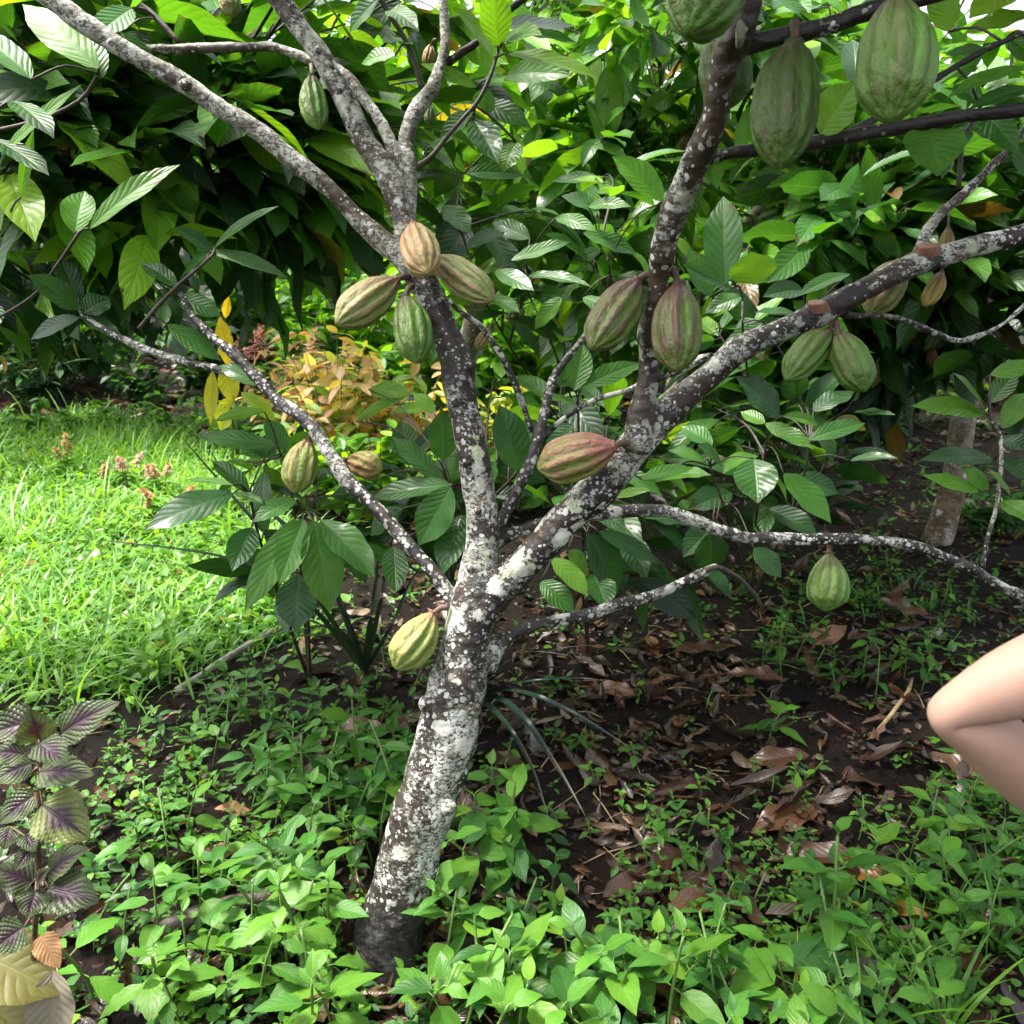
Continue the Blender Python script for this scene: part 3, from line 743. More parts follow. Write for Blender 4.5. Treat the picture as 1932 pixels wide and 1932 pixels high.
def hand_leaves(A, rows, hubs, petiole=True, upmix=.5):
    """rows: base x, y, tip x, y, half width, depth, colour (number or rgb); each leaf is joined to the nearest hub by a petiole"""
    for r in rows:
        bx, by, tx, ty, hw, d, c = r[:7]
        dt = d + random.uniform(-.10, .06) if len(r) < 8 else d + r[7]
        b = P(bx, by, d); t = P(tx, ty, dt)
        L = np.linalg.norm(t - b); cv = random.uniform(.15, .55)
        n = facing(b, t, random.uniform(-.25, .25), upmix)
        # the blade is drawn as an arc, so start it a little above the chord
        dr = norm((t - b) / L + n * math.tan(cv / 2))
        W = 2.15 * hw / FPX * d
        col = leafcol(np.array([c]), ill=0)[0] if np.isscalar(c) else np.array(c)
        A.leaves(b, dr, n, L * 1.03, W, col, nl=14, nw=8, curl=cv, fold=random.uniform(.08, .3), wave=random.uniform(.02, .06))
        if petiole and hubs:
            h = min(hubs, key=lambda q: np.linalg.norm(q - b))
            dist = np.linalg.norm(h - b)
            if dist > .004:
                mid = (h + b) / 2 + np.array([0, 0, .12 * dist])
                A.tube(smooth_path(np.array([h, mid, b]), .02), .0022, n=5, mat=1)


def spray(A, root, tip, n, L, tint, droop=.35, sd=.42, spread=1.0, nl=9, nw=4, rtw=.0035, tw=.18, start=.35, mats=True):
    root = np.array(root, float); tip = np.array(tip, float)
    ln = np.linalg.norm(tip - root)
    mid = (root + tip) / 2 + rng.normal(0, .06 * ln, 3) + np.array([0, 0, .08 * ln])
    q = smooth_path(np.array([root, mid, tip]), max(.03, ln / 10))
    if mats: A.tube(q, np.linspace(rtw * 1.5, rtw * .6, len(q)), n=5, mat=1, cap=False)
    t = start + (1 - start) * np.linspace(.05, 1, n) ** .75
    pos = np.stack([np.interp(t * (len(q) - 1), np.arange(len(q)), q[:, k]) for k in range(3)], 1)
    ax = norm(tip - mid)
    az = rng.uniform(0, 6.28) + np.arange(n) * 2.4 + rng.normal(0, .3, n)
    rad = np.stack([np.cos(az), np.sin(az), np.zeros(n)], 1)
    d = norm(rad * spread + ax * (.25 + .75 * (t[:, None] ** 2)) + np.array([0, 0, -1]) * (droop + rng.normal(0, .42, n))[:, None])
    nr = norm(np.array([0, 0, 1.0]) + rad * .25 + rng.normal(0, sd, (n, 3)))
    Ls = L * rng.uniform(.6, 1.18, n); W = Ls * rng.uniform(.33, .43, n)
    pet = pos + d * (.02 + .03 * rng.random(n))[:, None]
    if mats:
        for p0, p1 in zip(pos, pet): A.tube(np.array([p0, (p0 + p1) / 2 + [0, 0, .003], p1]), .0018, n=4, mat=1, cap=False)
    A.leaves(pet, d, nr, Ls, W, leafcol(tint + rng.normal(0, tw, n)), nl=nl, nw=nw, curl=rng.uniform(.1, .9, n), fold=rng.uniform(.05, .35, n), wave=rng.uniform(.01, .06, n))


TWIGM = 'twig'

# ================================================================== LEAVES OF THE MAIN TREE
ML_left = [(186, 130, 46, 11, 36, 1.60, .72), (190, 150, 158, 60, 26, 1.62, .45), (0, 295, 151, 162, 13, 1.65, .7), (39, 373, 63, 246, 10, 1.7, .75),
           (169, 432, 337, 313, 24, 1.75, .68), (141, 440, 160, 362, 30, 1.78, .72), (404, 468, 524, 390, 14, 1.86, .3), (397, 475, 541, 524, 16, 1.86, .4),
           (334, 541, 267, 496, 19, 1.88, .3), (394, 478, 340, 527, 16, 1.88, .32), (334, 562, 418, 598, 22, 1.9, .42), (316, 612, 415, 680, 22, 1.9, .52),
           (151, 584, 53, 520, 25, 1.9, .18), (155, 592, 207, 562, 25, 1.92, .22), (485, 728, 415, 690, 15, 1.84, .5), (150, 600, 60, 640, 18, 1.95, .15),
           (404, 478, 330, 430, 20, 1.9, .2), (150, 575, 110, 480, 20, 1.98, .12), (150, 590, 230, 640, 16, 1.95, .2), (60, 150, -60, 60, 34, 1.5, .5), (20, 190, 100, 260, 26, 1.62, .3), (-20, 260, 90, 330, 28, 1.66, .22),
           (250, 20, 330, -40, 26, 1.76, .6), (250, 15, 180, 70, 26, 1.74, .5), (230, 60, 290, 150, 22, 1.76, .35)]
ML_mid = [(939, 86, 928, -34, 29, 1.80, .8), (932, 108, 855, 14, 23, 1.82, .74), (950, 78, 1022, 66, 25, 1.80, .76), (957, 102, 1126, 148, 27, 1.80, .9), (978, 62, 1087, 81, 15, 1.83, .5),
          (918, 165, 914, 216, 23, 1.84, .55), (900, 165, 795, 121, 14, 1.84, .8), (777, 84, 722, 80, 22, 1.85, .5), (746, 105, 683, 120, 20, 1.85, .62), (893, 225, 939, 308, 28, 1.84, .3),
          (974, 268, 950, 324, 25, 1.86, .76), (876, 327, 985, 332, 18, 1.92, .4), (893, 210, 830, 270, 22, 1.84, .4), (900, 193, 1000, 240, 22, 1.9, .35), (800, 290, 860, 260, 14, 1.84, .62), (717, -5, 660, 60, 24, 1.8, .4), (731, 21, 790, 60, 20, 1.8, .5), (720, 0, 640, -30, 24, 1.8, .45)]
ML_right = [(1548, 255, 1615, 155, 42, 1.30, .82), (1752, 243, 1768, 332, 50, 1.28, .6), (1945, 30, 1820, 64, 34, 1.40, .96), (1925, -30, 1830, 34, 32, 1.42, .95), (1858, 91, 1784, 105, 14, 1.36, .42),
            (1940, 128, 1787, 186, 21, 1.34, .7), (1945, 165, 1829, 206, 19, 1.36, .3), (1700, 180, 1740, 90, 26, 1.4, .85), (1790, 60, 1760, -30, 30, 1.42, .9), (1900, 70, 1960, 120, 24, 1.38, .5), (1850, 205, 1920, 290, 24, 1.36, .4),
            (1829, 239, 1780, 300, 18, 1.62, .45), (1829, 239, 1900, 262, 20, 1.62, .5), (1914, 270, 1960, 340, 24, 1.66, .3), (1851, 200, 1800, 160, 20, 1.6, .5), (1815, 264, 1760, 290, 16, 1.64, .3)]
ML_low = [(1857, 781, 1720, 767, 22, 1.97, .74), (1861, 784, 1798, 704, 17, 1.97, .64), (1890, 809, 1935, 742, 20, 1.95, .7), (1875, 869, 1738, 869, 23, 1.98, .25), (1847, 929, 1742, 897, 15, 1.93, .75), (1865, 925, 1815, 880, 16, 1.94, .7),
          (1907, 936, 1865, 886, 12, 1.93, .7), (1886, 946, 1955, 990, 22, 1.92, .75), (1868, 707, 1960, 690, 17, 1.96, .66), (1888, 870, 1950, 900, 24, 1.97, .3), (1886, 830, 1960, 850, 22, 2.0, .25), (1868, 760, 1920, 700, 20, 2.0, .4)]


def skeleton(rows): return [p[:3] for p in smooth_path(rows, .04)]


A = Acc()
hand_leaves(A, ML_left, skeleton(THIN['T1']) + skeleton(THICK['H2'][2]) + skeleton(THICK['H'][2]) + skeleton(THIN['T2']) + [P(186, 140, 1.62), P(-20, 230, 1.6), P(150, 438, 1.76), P(20, 400, 1.72)])
# twigs that carry the hand-placed shoots on the left edge
A.tube(smooth_path(np.array([P(150, 438, 1.76), P(108, 500, 1.84), P(60, 560, 1.95), P(-40, 620, 2.0)]), .03), .0035, n=6, mat=1)
A.tube(smooth_path(np.array([P(186, 140, 1.62), P(150, 190, 1.68), P(60, 230, 1.7), P(-80, 260, 1.7)]), .03), .004, n=6, mat=1)
hand_leaves(A, ML_mid, skeleton(THIN['T4']) + skeleton(THIN['T3']) + [P(974, 268, 1.86)])
A.tube(smooth_path(np.array([P(900, 200, 1.83), P(935, 228, 1.85), P(974, 268, 1.86)]), .03), .003, n=6, mat=1)
hand_leaves(A, ML_right, skeleton(THICK['B'][2]) + skeleton(THICK['C'][2]) + skeleton(THIN['N']) + skeleton(THICK['D'][2]) + skeleton(THICK['A'][2]))
hand_leaves(A, ML_low, skeleton(THIN['Q']))
# shoots on limbs above and beside the frame, some added to shade the arm
SKM = np.vstack([np.array(skeleton(THICK[k][2])) for k in ('TL', 'UL', 'UL2', 'UL3', 'UL4', 'upR', 'A', 'B', 'C', 'D')])
for k in range(130):
    c = [(-.35, 1.6, 2.6), (-.22, .58, 2.62), (.55, 1.35, 2.6), (1.05, 1.35, 2.35), (.2, 1.9, 2.75), (.6, 1.0, 2.7), (.5, 1.9, 2.75), (.8, .9, 2.6), (1.2, 1.9, 2.7), (.1, 1.3, 2.75), (.9, 2.2, 2.8)][k % 11]
    tip = np.array(c) + rng.normal(0, 1, 3) * [.24, .22, .15]
    x, y, d = proj(tip)
    if d > .2 and -100 < x < 2030 and y > -60: continue
    root = SKM[np.linalg.norm(SKM - tip, axis=1).argmin()]
    if np.linalg.norm(root - tip) > .7: A.tube(smooth_path(np.array([root, (root + tip) / 2 + [0, 0, .05], tip]), .05), .006, n=5, mat=1); root = tip + (root - tip) * .4 / np.linalg.norm(root - tip)
    spray(A, root, tip, 8, .24, .45)
A.build('foliage', [M['leaf'], M['twig']], tree)

# ================================================================== CACAO SAPLINGS BEHIND THE TREE
def sapling(ground_px, top_chain, rows, label, extra=0, L=.2, tint=.35, spots=(), name='cacao_sapling'):
    b = G(*ground_px)
    t = empty(name, b, label, 'sapling', 'young cacao plants under the tree')
    St = Acc(); chains = []
    for ch in top_chain:
        pts = [b] + [P(*c) for c in ch]
        q = smooth_path(np.array(pts), .03); chains.append(q)
        St.tube(q, np.linspace(.007, .003, len(q)), n=7, mat=0)
    St.build('stem', M['twig'], t)
    F = Acc(); hubs = [p for q in chains for p in q[len(q) // 3:]]
    hand_leaves(F, rows, hubs)
    for sp in spots:
        tip = P(*sp[:3]); root = min(hubs, key=lambda h: np.linalg.norm(h - tip))
        spray(F, root, tip, sp[3], L * (sp[5] if len(sp) > 5 else 1), sp[4] if len(sp) > 4 else tint, droop=.3, nl=12, nw=6)
    F.build('foliage', [M['leaf'], M['twig']], t)
    return t


sapling((585, 1290), [[(580, 1130, 2.2), (575, 1000, 2.1), (570, 968, 2.02)], [(500, 1050, 2.2), (470, 930, 2.0)], [(560, 1000, 2.2), (530, 860, 2.15)]],
        [(439, 932, 276, 999, 33, 1.90, .22), (439, 915, 352, 905, 10, 1.92, .7), (499, 950, 440, 930, 9, 1.95, .62), (559, 943, 478, 985, 21, 1.98, .52), (559, 978, 464, 1150, 27, 1.96, .62), (573, 978, 527, 1099, 27, 1.95, .55), (591, 981, 622, 1152, 38, 1.94, .6),
         (605, 981, 706, 1090, 33, 1.96, .52), (563, 1083, 559, 1189, 37, 2.05, .25), (475, 995, 439, 1076, 26, 2.05, .25), (520, 840, 373, 823, 19, 2.0, .42), (520, 846, 454, 857, 23, 2.05, .48), (499, 777, 404, 795, 16, 2.1, .84), (530, 860, 590, 900, 20, 2.15, .4), (540, 850, 500, 790, 20, 2.15, .55),
         (640, 1010, 690, 1100, 24, 2.1, .3), (470, 930, 400, 870, 18, 2.05, .35), (500, 1000, 560, 1060, 24, 2.15, .2)],
        'large leaved cacao sapling with a drooping fan of leaves left of the trunk', spots=[(600, 930, 2.3, 8, .3), (480, 880, 2.3, 7, .5), (660, 1020, 2.3, 7, .3), (540, 1080, 2.35, 7, .25)])
sapling((840, 1240), [[(850, 1100, 2.3), (852, 960, 2.1), (850, 914, 2.02)], [(860, 1000, 2.3), (835, 880, 2.1)], [(900, 1000, 2.3), (975, 890, 2.05)]],
        [(837, 869, 833, 772, 27, 2.02, .3), (826, 904, 742, 826, 21, 2.02, .42), (851, 914, 696, 943, 24, 2.0, .42), (851, 918, 791, 1027, 34, 1.98, .5), (872, 971, 837, 1082, 31, 2.05, .3), (978, 890, 942, 765, 35, 2.02, .3), (742, 1030, 747, 1117, 24, 2.05, .4), (960, 880, 1000, 800, 26, 2.1, .3),
         (820, 780, 781, 742, 14, 2.2, .8), (696, 735, 774, 742, 18, 2.3, .85), (742, 777, 823, 767, 13, 2.2, .82), (672, 795, 781, 740, 15, 2.3, .8), (880, 1010, 940, 1080, 26, 2.1, .25), (760, 960, 700, 1010, 24, 2.1, .35), (720, 900, 650, 870, 18, 2.2, .5), (850, 830, 880, 750, 20, 2.2, .4)],
        'dark leaved cacao sapling directly behind the trunk', spots=[(930, 720, 2.5, 8, .55), (800, 930, 2.35, 8, .4), (760, 880, 2.4, 8, .35), (720, 980, 2.4, 8, .25), (930, 830, 2.35, 8, .4), (900, 940, 2.3, 7, .25), (840, 1080, 2.35, 7, .2)])
sapling((1110, 1230), [[(1100, 1120, 2.3), (1105, 1020, 2.1), (1095, 990, 2.05)], [(1095, 900, 2.2), (1090, 750, 2.0)]],
        [(1083, 737, 1101, 651, 25, 1.98, .55), (1097, 732, 1205, 686, 21, 1.98, .58), (1087, 763, 1027, 749, 9, 2.0, .62), (1041, 1052, 1108, 1125, 23, 1.98, .84), (1069, 1044, 1111, 1083, 25, 2.0, .78), (1020, 1097, 1083, 1155, 22, 2.0, .5), (1108, 1006, 1164, 1120, 31, 2.02, .25), (1129, 1002, 1241, 1062, 18, 2.0, .25),
         (1118, 1083, 1143, 1148, 29, 2.05, .42), (1060, 1010, 1010, 1060, 20, 2.1, .3), (1153, 939, 1226, 925, 10, 2.05, .84), (1120, 960, 1180, 1000, 22, 2.15, .3), (1210, 904, 1307, 883, 18, 2.05, .62), (1100, 870, 1160, 900, 20, 2.2, .35), (1080, 800, 1030, 860, 22, 2.2, .3), (1200, 960, 1290, 990, 24, 2.25, .2), (1180, 1010, 1220, 1090, 26, 2.3, .15)],
        'cacao sapling with bright and dark leaves right of the fork', spots=[(1060, 720, 2.6, 8, .55), (1150, 780, 2.5, 8, .5), (1260, 860, 2.6, 8, .45), (1040, 900, 2.4, 7, .4), (1310, 760, 2.7, 8, .5), (1160, 900, 2.5, 8, .35), (1080, 830, 2.5, 8, .4), (1250, 980, 2.5, 8, .2), (1170, 1080, 2.4, 8, .12), (1290, 1060, 2.5, 8, .12)])
sapling((1420, 1130), [[(1425, 1000, 2.7), (1440, 880, 2.5), (1450, 805, 2.42)], [(1500, 950, 2.7), (1530, 830, 2.5)], [(1380, 1000, 2.6), (1340, 880, 2.4)]],
        [(1471, 784, 1390, 712, 34, 2.6, .2), (1534, 777, 1611, 739, 23, 2.6, .2), (1443, 799, 1398, 777, 15, 2.4, .7), (1478, 784, 1543, 802, 12, 2.4, .62), (1443, 799, 1533, 846, 18, 2.38, .66), (1524, 830, 1631, 799, 18, 2.4, .45), (1604, 869, 1694, 865, 12, 2.5, .3), (1478, 893, 1566, 985, 27, 2.3, .6),
         (1422, 865, 1429, 948, 38, 2.3, .45), (1253, 897, 1341, 897, 18, 2.25, .65), (1344, 841, 1285, 806, 21, 2.3, .5), (1362, 879, 1316, 840, 18, 2.3, .5), (1422, 1034, 1473, 1089, 23, 2.2, .3), (1341, 1005, 1340, 1075, 31, 2.2, .18), (1500, 900, 1580, 930, 22, 2.6, .25), (1499, 753, 1490, 690, 26, 2.7, .18), (1520, 770, 1600, 700, 24, 2.75, .18),
         (1380, 930, 1300, 960, 26, 2.5, .2), (1450, 960, 1540, 1010, 26, 2.6, .15), (1350, 990, 1290, 1050, 26, 2.4, .15), (1330, 870, 1262, 850, 16, 2.3, .55)],
        'cacao sapling with broad wavy leaves between the two right branches', spots=[(1400, 840, 2.7, 8, .5), (1500, 740, 2.8, 8, .4), (1350, 770, 2.7, 8, .5), (1600, 770, 2.9, 8, .35), (1560, 860, 2.8, 8, .4), (1400, 900, 2.8, 8, .3), (1500, 860, 2.9, 8, .25), (1330, 950, 2.7, 8, .2), (1440, 760, 2.9, 8, .25), (1560, 930, 2.9, 7, .2)])
sapling((1440, 900), [[(1410, 700, 2.5), (1400, 560, 2.3), (1385, 535, 2.1)], [(1500, 700, 2.6), (1520, 590, 2.4)]],
        [(1369, 538, 1365, 373, 36, 2.02, .42), (1422, 536, 1417, 476, 41, 2.02, .82), (1516, 548, 1440, 560, 22, 2.3, .2), (1604, 517, 1506, 559, 16, 2.2, .48), (1506, 594, 1425, 590, 18, 2.3, .35), (1443, 608, 1362, 657, 15, 2.2, .42), (1380, 545, 1290, 500, 24, 2.15, .42), (1400, 560, 1330, 590, 20, 2.25, .5), (1340, 560, 1300, 470, 24, 2.25, .45),
         (1400, 600, 1440, 680, 24, 2.4, .3), (1530, 600, 1560, 520, 18, 2.4, .3)],
        'cacao sapling with one tall upright leaf beside the upright limb', spots=[(1450, 620, 2.7, 8, .35), (1350, 620, 2.7, 8, .4), (1540, 660, 2.8, 8, .15)])
sapling((1120, 880), [[(1060, 700, 2.9), (1000, 560, 2.6), (985, 515, 2.4)], [(1150, 600, 2.8), (1130, 450, 2.5)], [(960, 650, 2.9), (860, 400, 2.6)]],
        [(837, 387, 886, 440, 23, 2.4, .52), (1048, 411, 1124, 436, 16, 2.3, .6), (964, 492, 1075, 457, 16, 2.3, .52), (935, 510, 1006, 548, 19, 2.3, .5), (995, 520, 1115, 541, 17, 2.3, .45), (1000, 450, 930, 420, 20, 2.5, .35), (1100, 440, 1200, 480, 22, 2.4, .5), (1130, 400, 1060, 370, 20, 2.5, .4), (1060, 560, 1010, 620, 18, 2.5, .7), (1100, 560, 1170, 600, 20, 2.5, .5), (1252, 380, 1157, 297, 29, 2.15, .7), (1110, 390, 1190, 390, 16, 2.4, .55), (950, 440, 880, 470, 18, 2.5, .3), (920, 560, 980, 590, 18, 2.5, .6)],
        'tall leafy cacao sapling filling the gap between the limbs', spots=[(900, 430, 2.8, 9, .4), (1010, 400, 2.8, 9, .45), (1120, 500, 2.8, 9, .4), (1180, 420, 2.8, 9, .45), (950, 560, 2.8, 8, .5), (1060, 620, 2.9, 8, .4), (1150, 330, 2.8, 8, .5), (860, 330, 2.8, 8, .4), (1010, 520, 2.9, 9, .4), (1200, 560, 2.9, 8, .4)])

# ================================================================== NEIGHBOURING CACAO TREES
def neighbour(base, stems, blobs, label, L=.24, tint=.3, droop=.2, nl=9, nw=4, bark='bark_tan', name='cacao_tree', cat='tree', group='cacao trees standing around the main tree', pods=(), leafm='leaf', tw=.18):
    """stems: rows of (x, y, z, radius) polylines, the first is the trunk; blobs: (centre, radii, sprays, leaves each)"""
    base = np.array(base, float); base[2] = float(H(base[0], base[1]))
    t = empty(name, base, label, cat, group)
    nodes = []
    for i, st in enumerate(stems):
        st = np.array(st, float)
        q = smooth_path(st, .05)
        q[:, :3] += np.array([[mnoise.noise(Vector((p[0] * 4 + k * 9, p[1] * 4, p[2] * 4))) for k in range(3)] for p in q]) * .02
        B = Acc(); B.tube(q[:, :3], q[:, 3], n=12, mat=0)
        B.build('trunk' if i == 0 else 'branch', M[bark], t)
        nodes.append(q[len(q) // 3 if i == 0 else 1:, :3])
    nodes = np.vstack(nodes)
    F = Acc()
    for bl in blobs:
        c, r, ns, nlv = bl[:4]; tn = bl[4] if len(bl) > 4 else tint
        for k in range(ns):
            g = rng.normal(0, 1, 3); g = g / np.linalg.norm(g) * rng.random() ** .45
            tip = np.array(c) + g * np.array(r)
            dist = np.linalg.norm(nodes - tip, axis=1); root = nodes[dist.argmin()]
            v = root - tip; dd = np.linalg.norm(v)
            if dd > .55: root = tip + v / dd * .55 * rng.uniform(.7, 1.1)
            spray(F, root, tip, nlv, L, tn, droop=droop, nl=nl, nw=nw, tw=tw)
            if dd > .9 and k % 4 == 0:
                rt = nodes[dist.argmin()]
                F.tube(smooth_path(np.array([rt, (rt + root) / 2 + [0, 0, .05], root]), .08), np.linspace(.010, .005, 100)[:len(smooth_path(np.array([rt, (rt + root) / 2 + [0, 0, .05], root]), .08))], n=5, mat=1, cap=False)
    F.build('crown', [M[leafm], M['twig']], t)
    return t


def ground_z(x, y): return float(H(x, y))


# dark tree at the upper left
neighbour((-2.55, 2.6, 0), [[(-2.55, 2.6, 0, .07), (-2.4, 2.7, .7, .06), (-2.1, 2.8, 1.3, .05), (-1.7, 2.9, 1.9, .035), (-1.3, 3.0, 2.5, .02)], [(-2.15, 2.8, 1.2, .035), (-1.8, 2.6, 1.5, .025), (-1.3, 2.4, 1.65, .014), (-.85, 2.5, 1.75, .008)], [(-2.0, 2.8, 1.45, .03), (-1.6, 3.1, 1.6, .02), (-1.0, 3.2, 1.6, .012)]],
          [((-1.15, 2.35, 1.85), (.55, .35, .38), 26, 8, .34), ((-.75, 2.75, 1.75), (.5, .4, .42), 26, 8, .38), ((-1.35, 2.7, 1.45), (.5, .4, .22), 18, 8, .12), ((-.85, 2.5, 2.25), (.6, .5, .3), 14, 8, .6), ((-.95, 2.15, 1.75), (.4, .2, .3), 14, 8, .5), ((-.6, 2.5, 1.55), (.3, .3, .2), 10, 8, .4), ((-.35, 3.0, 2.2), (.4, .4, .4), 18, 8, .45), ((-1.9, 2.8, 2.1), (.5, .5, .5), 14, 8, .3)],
          'shady cacao tree whose dark crown fills the upper left', tw=.30, droop=.12)
neighbour((-5.1, 7.6, 0), [[(-5.1, 7.6, 0, .075), (-5.0, 7.6, .8, .07), (-4.4, 7.3, 1.6, .07), (-3.3, 7.2, 2.6, .04)], [(-3.75, 7.35, 1.3, .05), (-3.1, 7.0, 2.0, .03), (-2.5, 6.8, 2.2, .02)]],
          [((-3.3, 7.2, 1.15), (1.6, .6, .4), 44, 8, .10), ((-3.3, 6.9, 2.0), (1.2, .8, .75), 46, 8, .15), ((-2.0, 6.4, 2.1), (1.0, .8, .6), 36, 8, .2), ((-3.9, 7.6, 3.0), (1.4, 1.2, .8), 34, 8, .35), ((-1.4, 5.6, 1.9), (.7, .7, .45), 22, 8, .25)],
          'cacao tree with a dark trunk standing behind the lawn at left', L=.27, bark='bark_dark')
neighbour((-5.6, 6.2, 0), [[(-5.6, 6.2, 0, .10), (-5.5, 6.2, 1.0, .08), (-5.3, 6.2, 2.4, .04)]],
          [((-4.9, 6.2, 2.4), (1.2, .9, .7), 40, 8, .3), ((-4.3, 7.6, 1.4), (.8, .6, .8), 20, 8, .12)], 'cacao tree at the far left edge beyond the lawn', L=.27)
# the bright middle
neighbour((-.35, 5.6, 0), [[(-.35, 5.6, 0, .08), (-.3, 5.6, .8, .07), (-.1, 5.5, 1.6, .05), (.0, 5.4, 2.6, .03)], [(-.2, 5.55, 1.2, .04), (.4, 5.2, 1.8, .025), (.8, 5.0, 2.2, .015)], [(-.2, 5.55, 1.1, .04), (-.7, 5.2, 1.7, .025), (-1.0, 5.0, 2.2, .015)]],
          [((.0, 4.9, 1.9), (.8, .6, .6), 50, 8, .7), ((-.6, 5.4, 2.5), (.6, .5, .5), 24, 8, .75), ((.6, 4.6, 1.35), (.6, .5, .5), 34, 8, .6), ((.3, 5.4, 2.9), (1.0, .8, .5), 40, 8, .7), ((.35, 3.6, 1.75), (.55, .4, .5), 34, 8, .62), ((-.15, 3.8, 2.15), (.6, .4, .4), 26, 8, .68), ((.75, 3.6, 2.2), (.5, .4, .45), 24, 8, .5)],
          'bright green cacao tree in the middle behind the main limbs', L=.25)
neighbour((1.25, 6.5, 0), [[(1.25, 6.5, 0, .12), (1.3, 6.5, .8, .11), (1.38, 6.45, 1.7, .095), (1.45, 6.4, 2.6, .07)], [(1.35, 6.5, 1.3, .05), (1.9, 6.2, 2.0, .03), (2.3, 6.0, 2.4, .02)]],
          [((1.1, 5.5, 2.0), (.7, .6, .7), 42, 8, .7), ((1.9, 5.8, 2.3), (.8, .7, .6), 40, 8, .6), ((1.3, 5.2, 1.1), (.6, .4, .4), 20, 8, .35), ((1.3, 6.0, 3.1), (1.1, .9, .6), 36, 8, .65), ((1.2, 4.2, 2.3), (.6, .4, .5), 26, 8, .4), ((.9, 4.2, 1.25), (.4, .35, .3), 16, 8, .4)],
          'cacao tree with a straight brown trunk behind the upright limb', L=.25)
# the shaded right
tb = G(1765, 1022)
tt = [tb, P(1795, 930, 4.4), P(1815, 820, 4.35), P(1840, 690, 4.3), P(1860, 560, 4.2), P(1880, 440, 4.1)]
neighbour(tb, [[(*p, r) for p, r in zip(tt, (.078, .064, .060, .056, .052, .042))], [(*P(1850, 640, 4.3), .04), (*P(1780, 560, 4.0), .03), (*P(1680, 500, 3.7), .018), (*P(1600, 470, 3.5), .01)], [(*P(1860, 560, 4.2), .04), (*P(1960, 480, 4.0), .03), (*P(2080, 380, 3.8), .02)]],
          [(P(1620, 500, 3.4), (.5, .5, .35), 34, 8, .42), (P(1800, 420, 3.5), (.6, .6, .45), 38, 8, .4), (P(1980, 520, 3.4), (.5, .6, .5), 34, 8, .3), (P(1500, 540, 3.1), (.3, .3, .25), 14, 8, .5), (P(1600, 430, 3.1), (.35, .3, .25), 14, 8, .5), (P(1660, 640, 3.7), (.4, .3, .2), 20, 8, .15), (P(1450, 680, 3.7), (.35, .3, .2), 14, 8, .2), (P(1560, 730, 4.2), (.5, .3, .2), 18, 8, .1), (P(1850, 220, 3.7), (.8, .7, .5), 38, 8, .4), (P(1650, 330, 3.4), (.5, .5, .4), 26, 8, .35), (P(1560, 600, 3.7), (.4, .4, .25), 18, 8, .15)],
          'leaning cacao tree with a tan trunk in the shade at right', L=.26)
neighbour((4.4, 5.2, 0), [[(4.4, 5.2, 0, .1), (4.3, 5.2, 1.0, .08), (4.0, 5.1, 2.2, .05)], [(4.2, 5.2, 1.4, .04), (3.4, 4.8, 2.0, .02)]],
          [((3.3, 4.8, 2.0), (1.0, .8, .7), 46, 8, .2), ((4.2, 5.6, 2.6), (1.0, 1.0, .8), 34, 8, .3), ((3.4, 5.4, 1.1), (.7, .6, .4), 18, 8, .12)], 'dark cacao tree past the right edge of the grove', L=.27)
neighbour((3.0, 7.6, 0), [[(3.0, 7.6, 0, .11), (2.9, 7.6, 1.0, .09), (2.7, 7.5, 2.2, .06)], [(2.85, 7.55, 1.3, .05), (2.2, 7.2, 2.0, .03)]],
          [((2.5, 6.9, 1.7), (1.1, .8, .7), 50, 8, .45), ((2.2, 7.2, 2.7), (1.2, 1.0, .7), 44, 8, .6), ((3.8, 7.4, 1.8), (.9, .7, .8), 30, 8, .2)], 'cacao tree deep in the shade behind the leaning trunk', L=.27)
# canopy overhead that shades the right of the ground
neighbour((2.6, 2.3, 0), [[(2.6, 2.3, 0, .09), (2.55, 2.3, 1.0, .08), (2.3, 2.4, 2.0, .06), (2.0, 2.5, 2.8, .03)], [(2.4, 2.35, 1.7, .04), (1.7, 2.1, 2.5, .02)], [(2.4, 2.35, 1.7, .04), (1.7, 2.9, 2.6, .02)]],
          [((1.7, 2.4, 2.95), (.8, .6, .35), 60, 8, .35), ((2.6, 3.0, 2.9), (.7, .6, .4), 30, 8, .35), ((2.5, 1.9, 2.4), (.5, .5, .4), 24, 8, .3)], 'cacao tree just past the right edge whose high crown hangs over the grove', L=.27)
# the wood beyond: each tree by itself
far = [(-9.5, 11, .62, 'yellow green'), (-6.4, 12.5, .55, 'mid green'), (-3.0, 12.0, .8, 'lime green'), (-.6, 10.5, .97, 'bright lime'), (1.6, 11.0, .98, 'pale lime'), (3.9, 11.5, .7, 'light green'), (6.6, 11.0, .5, 'deep green'), (9.8, 12.0, .5, 'dark green'),
       (-4.6, 17.5, .7, 'hazy green'), (.6, 17.0, .85, 'tall lime'), (5.5, 18.0, .7, 'tall light green')]
places = ['at the far left edge', 'beyond the lawn on the left', 'above the upper left limbs', 'seen between the left limbs', 'seen right of the upper stems', 'behind the top right pods', 'behind the dark top branches', 'past the right edge',
          'on the slope at left', 'on the slope in the middle', 'on the slope at right']
for (x, y, tn, lk), pl in zip(far, places):
    z = ground_z(x, y); h = 4.2 if y < 15 else 5.6
    neighbour((x, y, 0), [[(x, y, z, .13), (x + .1, y, z + 1.2, .11), (x + .05, y - .1, z + h * .8, .06)]],
              [((x, y - .3, z + h * .62), (1.7, 1.1, h * .48), 140, 7, tn), ((x + .6, y - .8, z + h * .25), (1.3, .7, .7), 36, 7, tn * .85)],
              f'{lk} tree {pl} in the far wood', L=.40, nl=6, nw=2, leafm='leaf_far', name='wood_tree', cat='tree', group='trees of the wood behind', tw=.14)

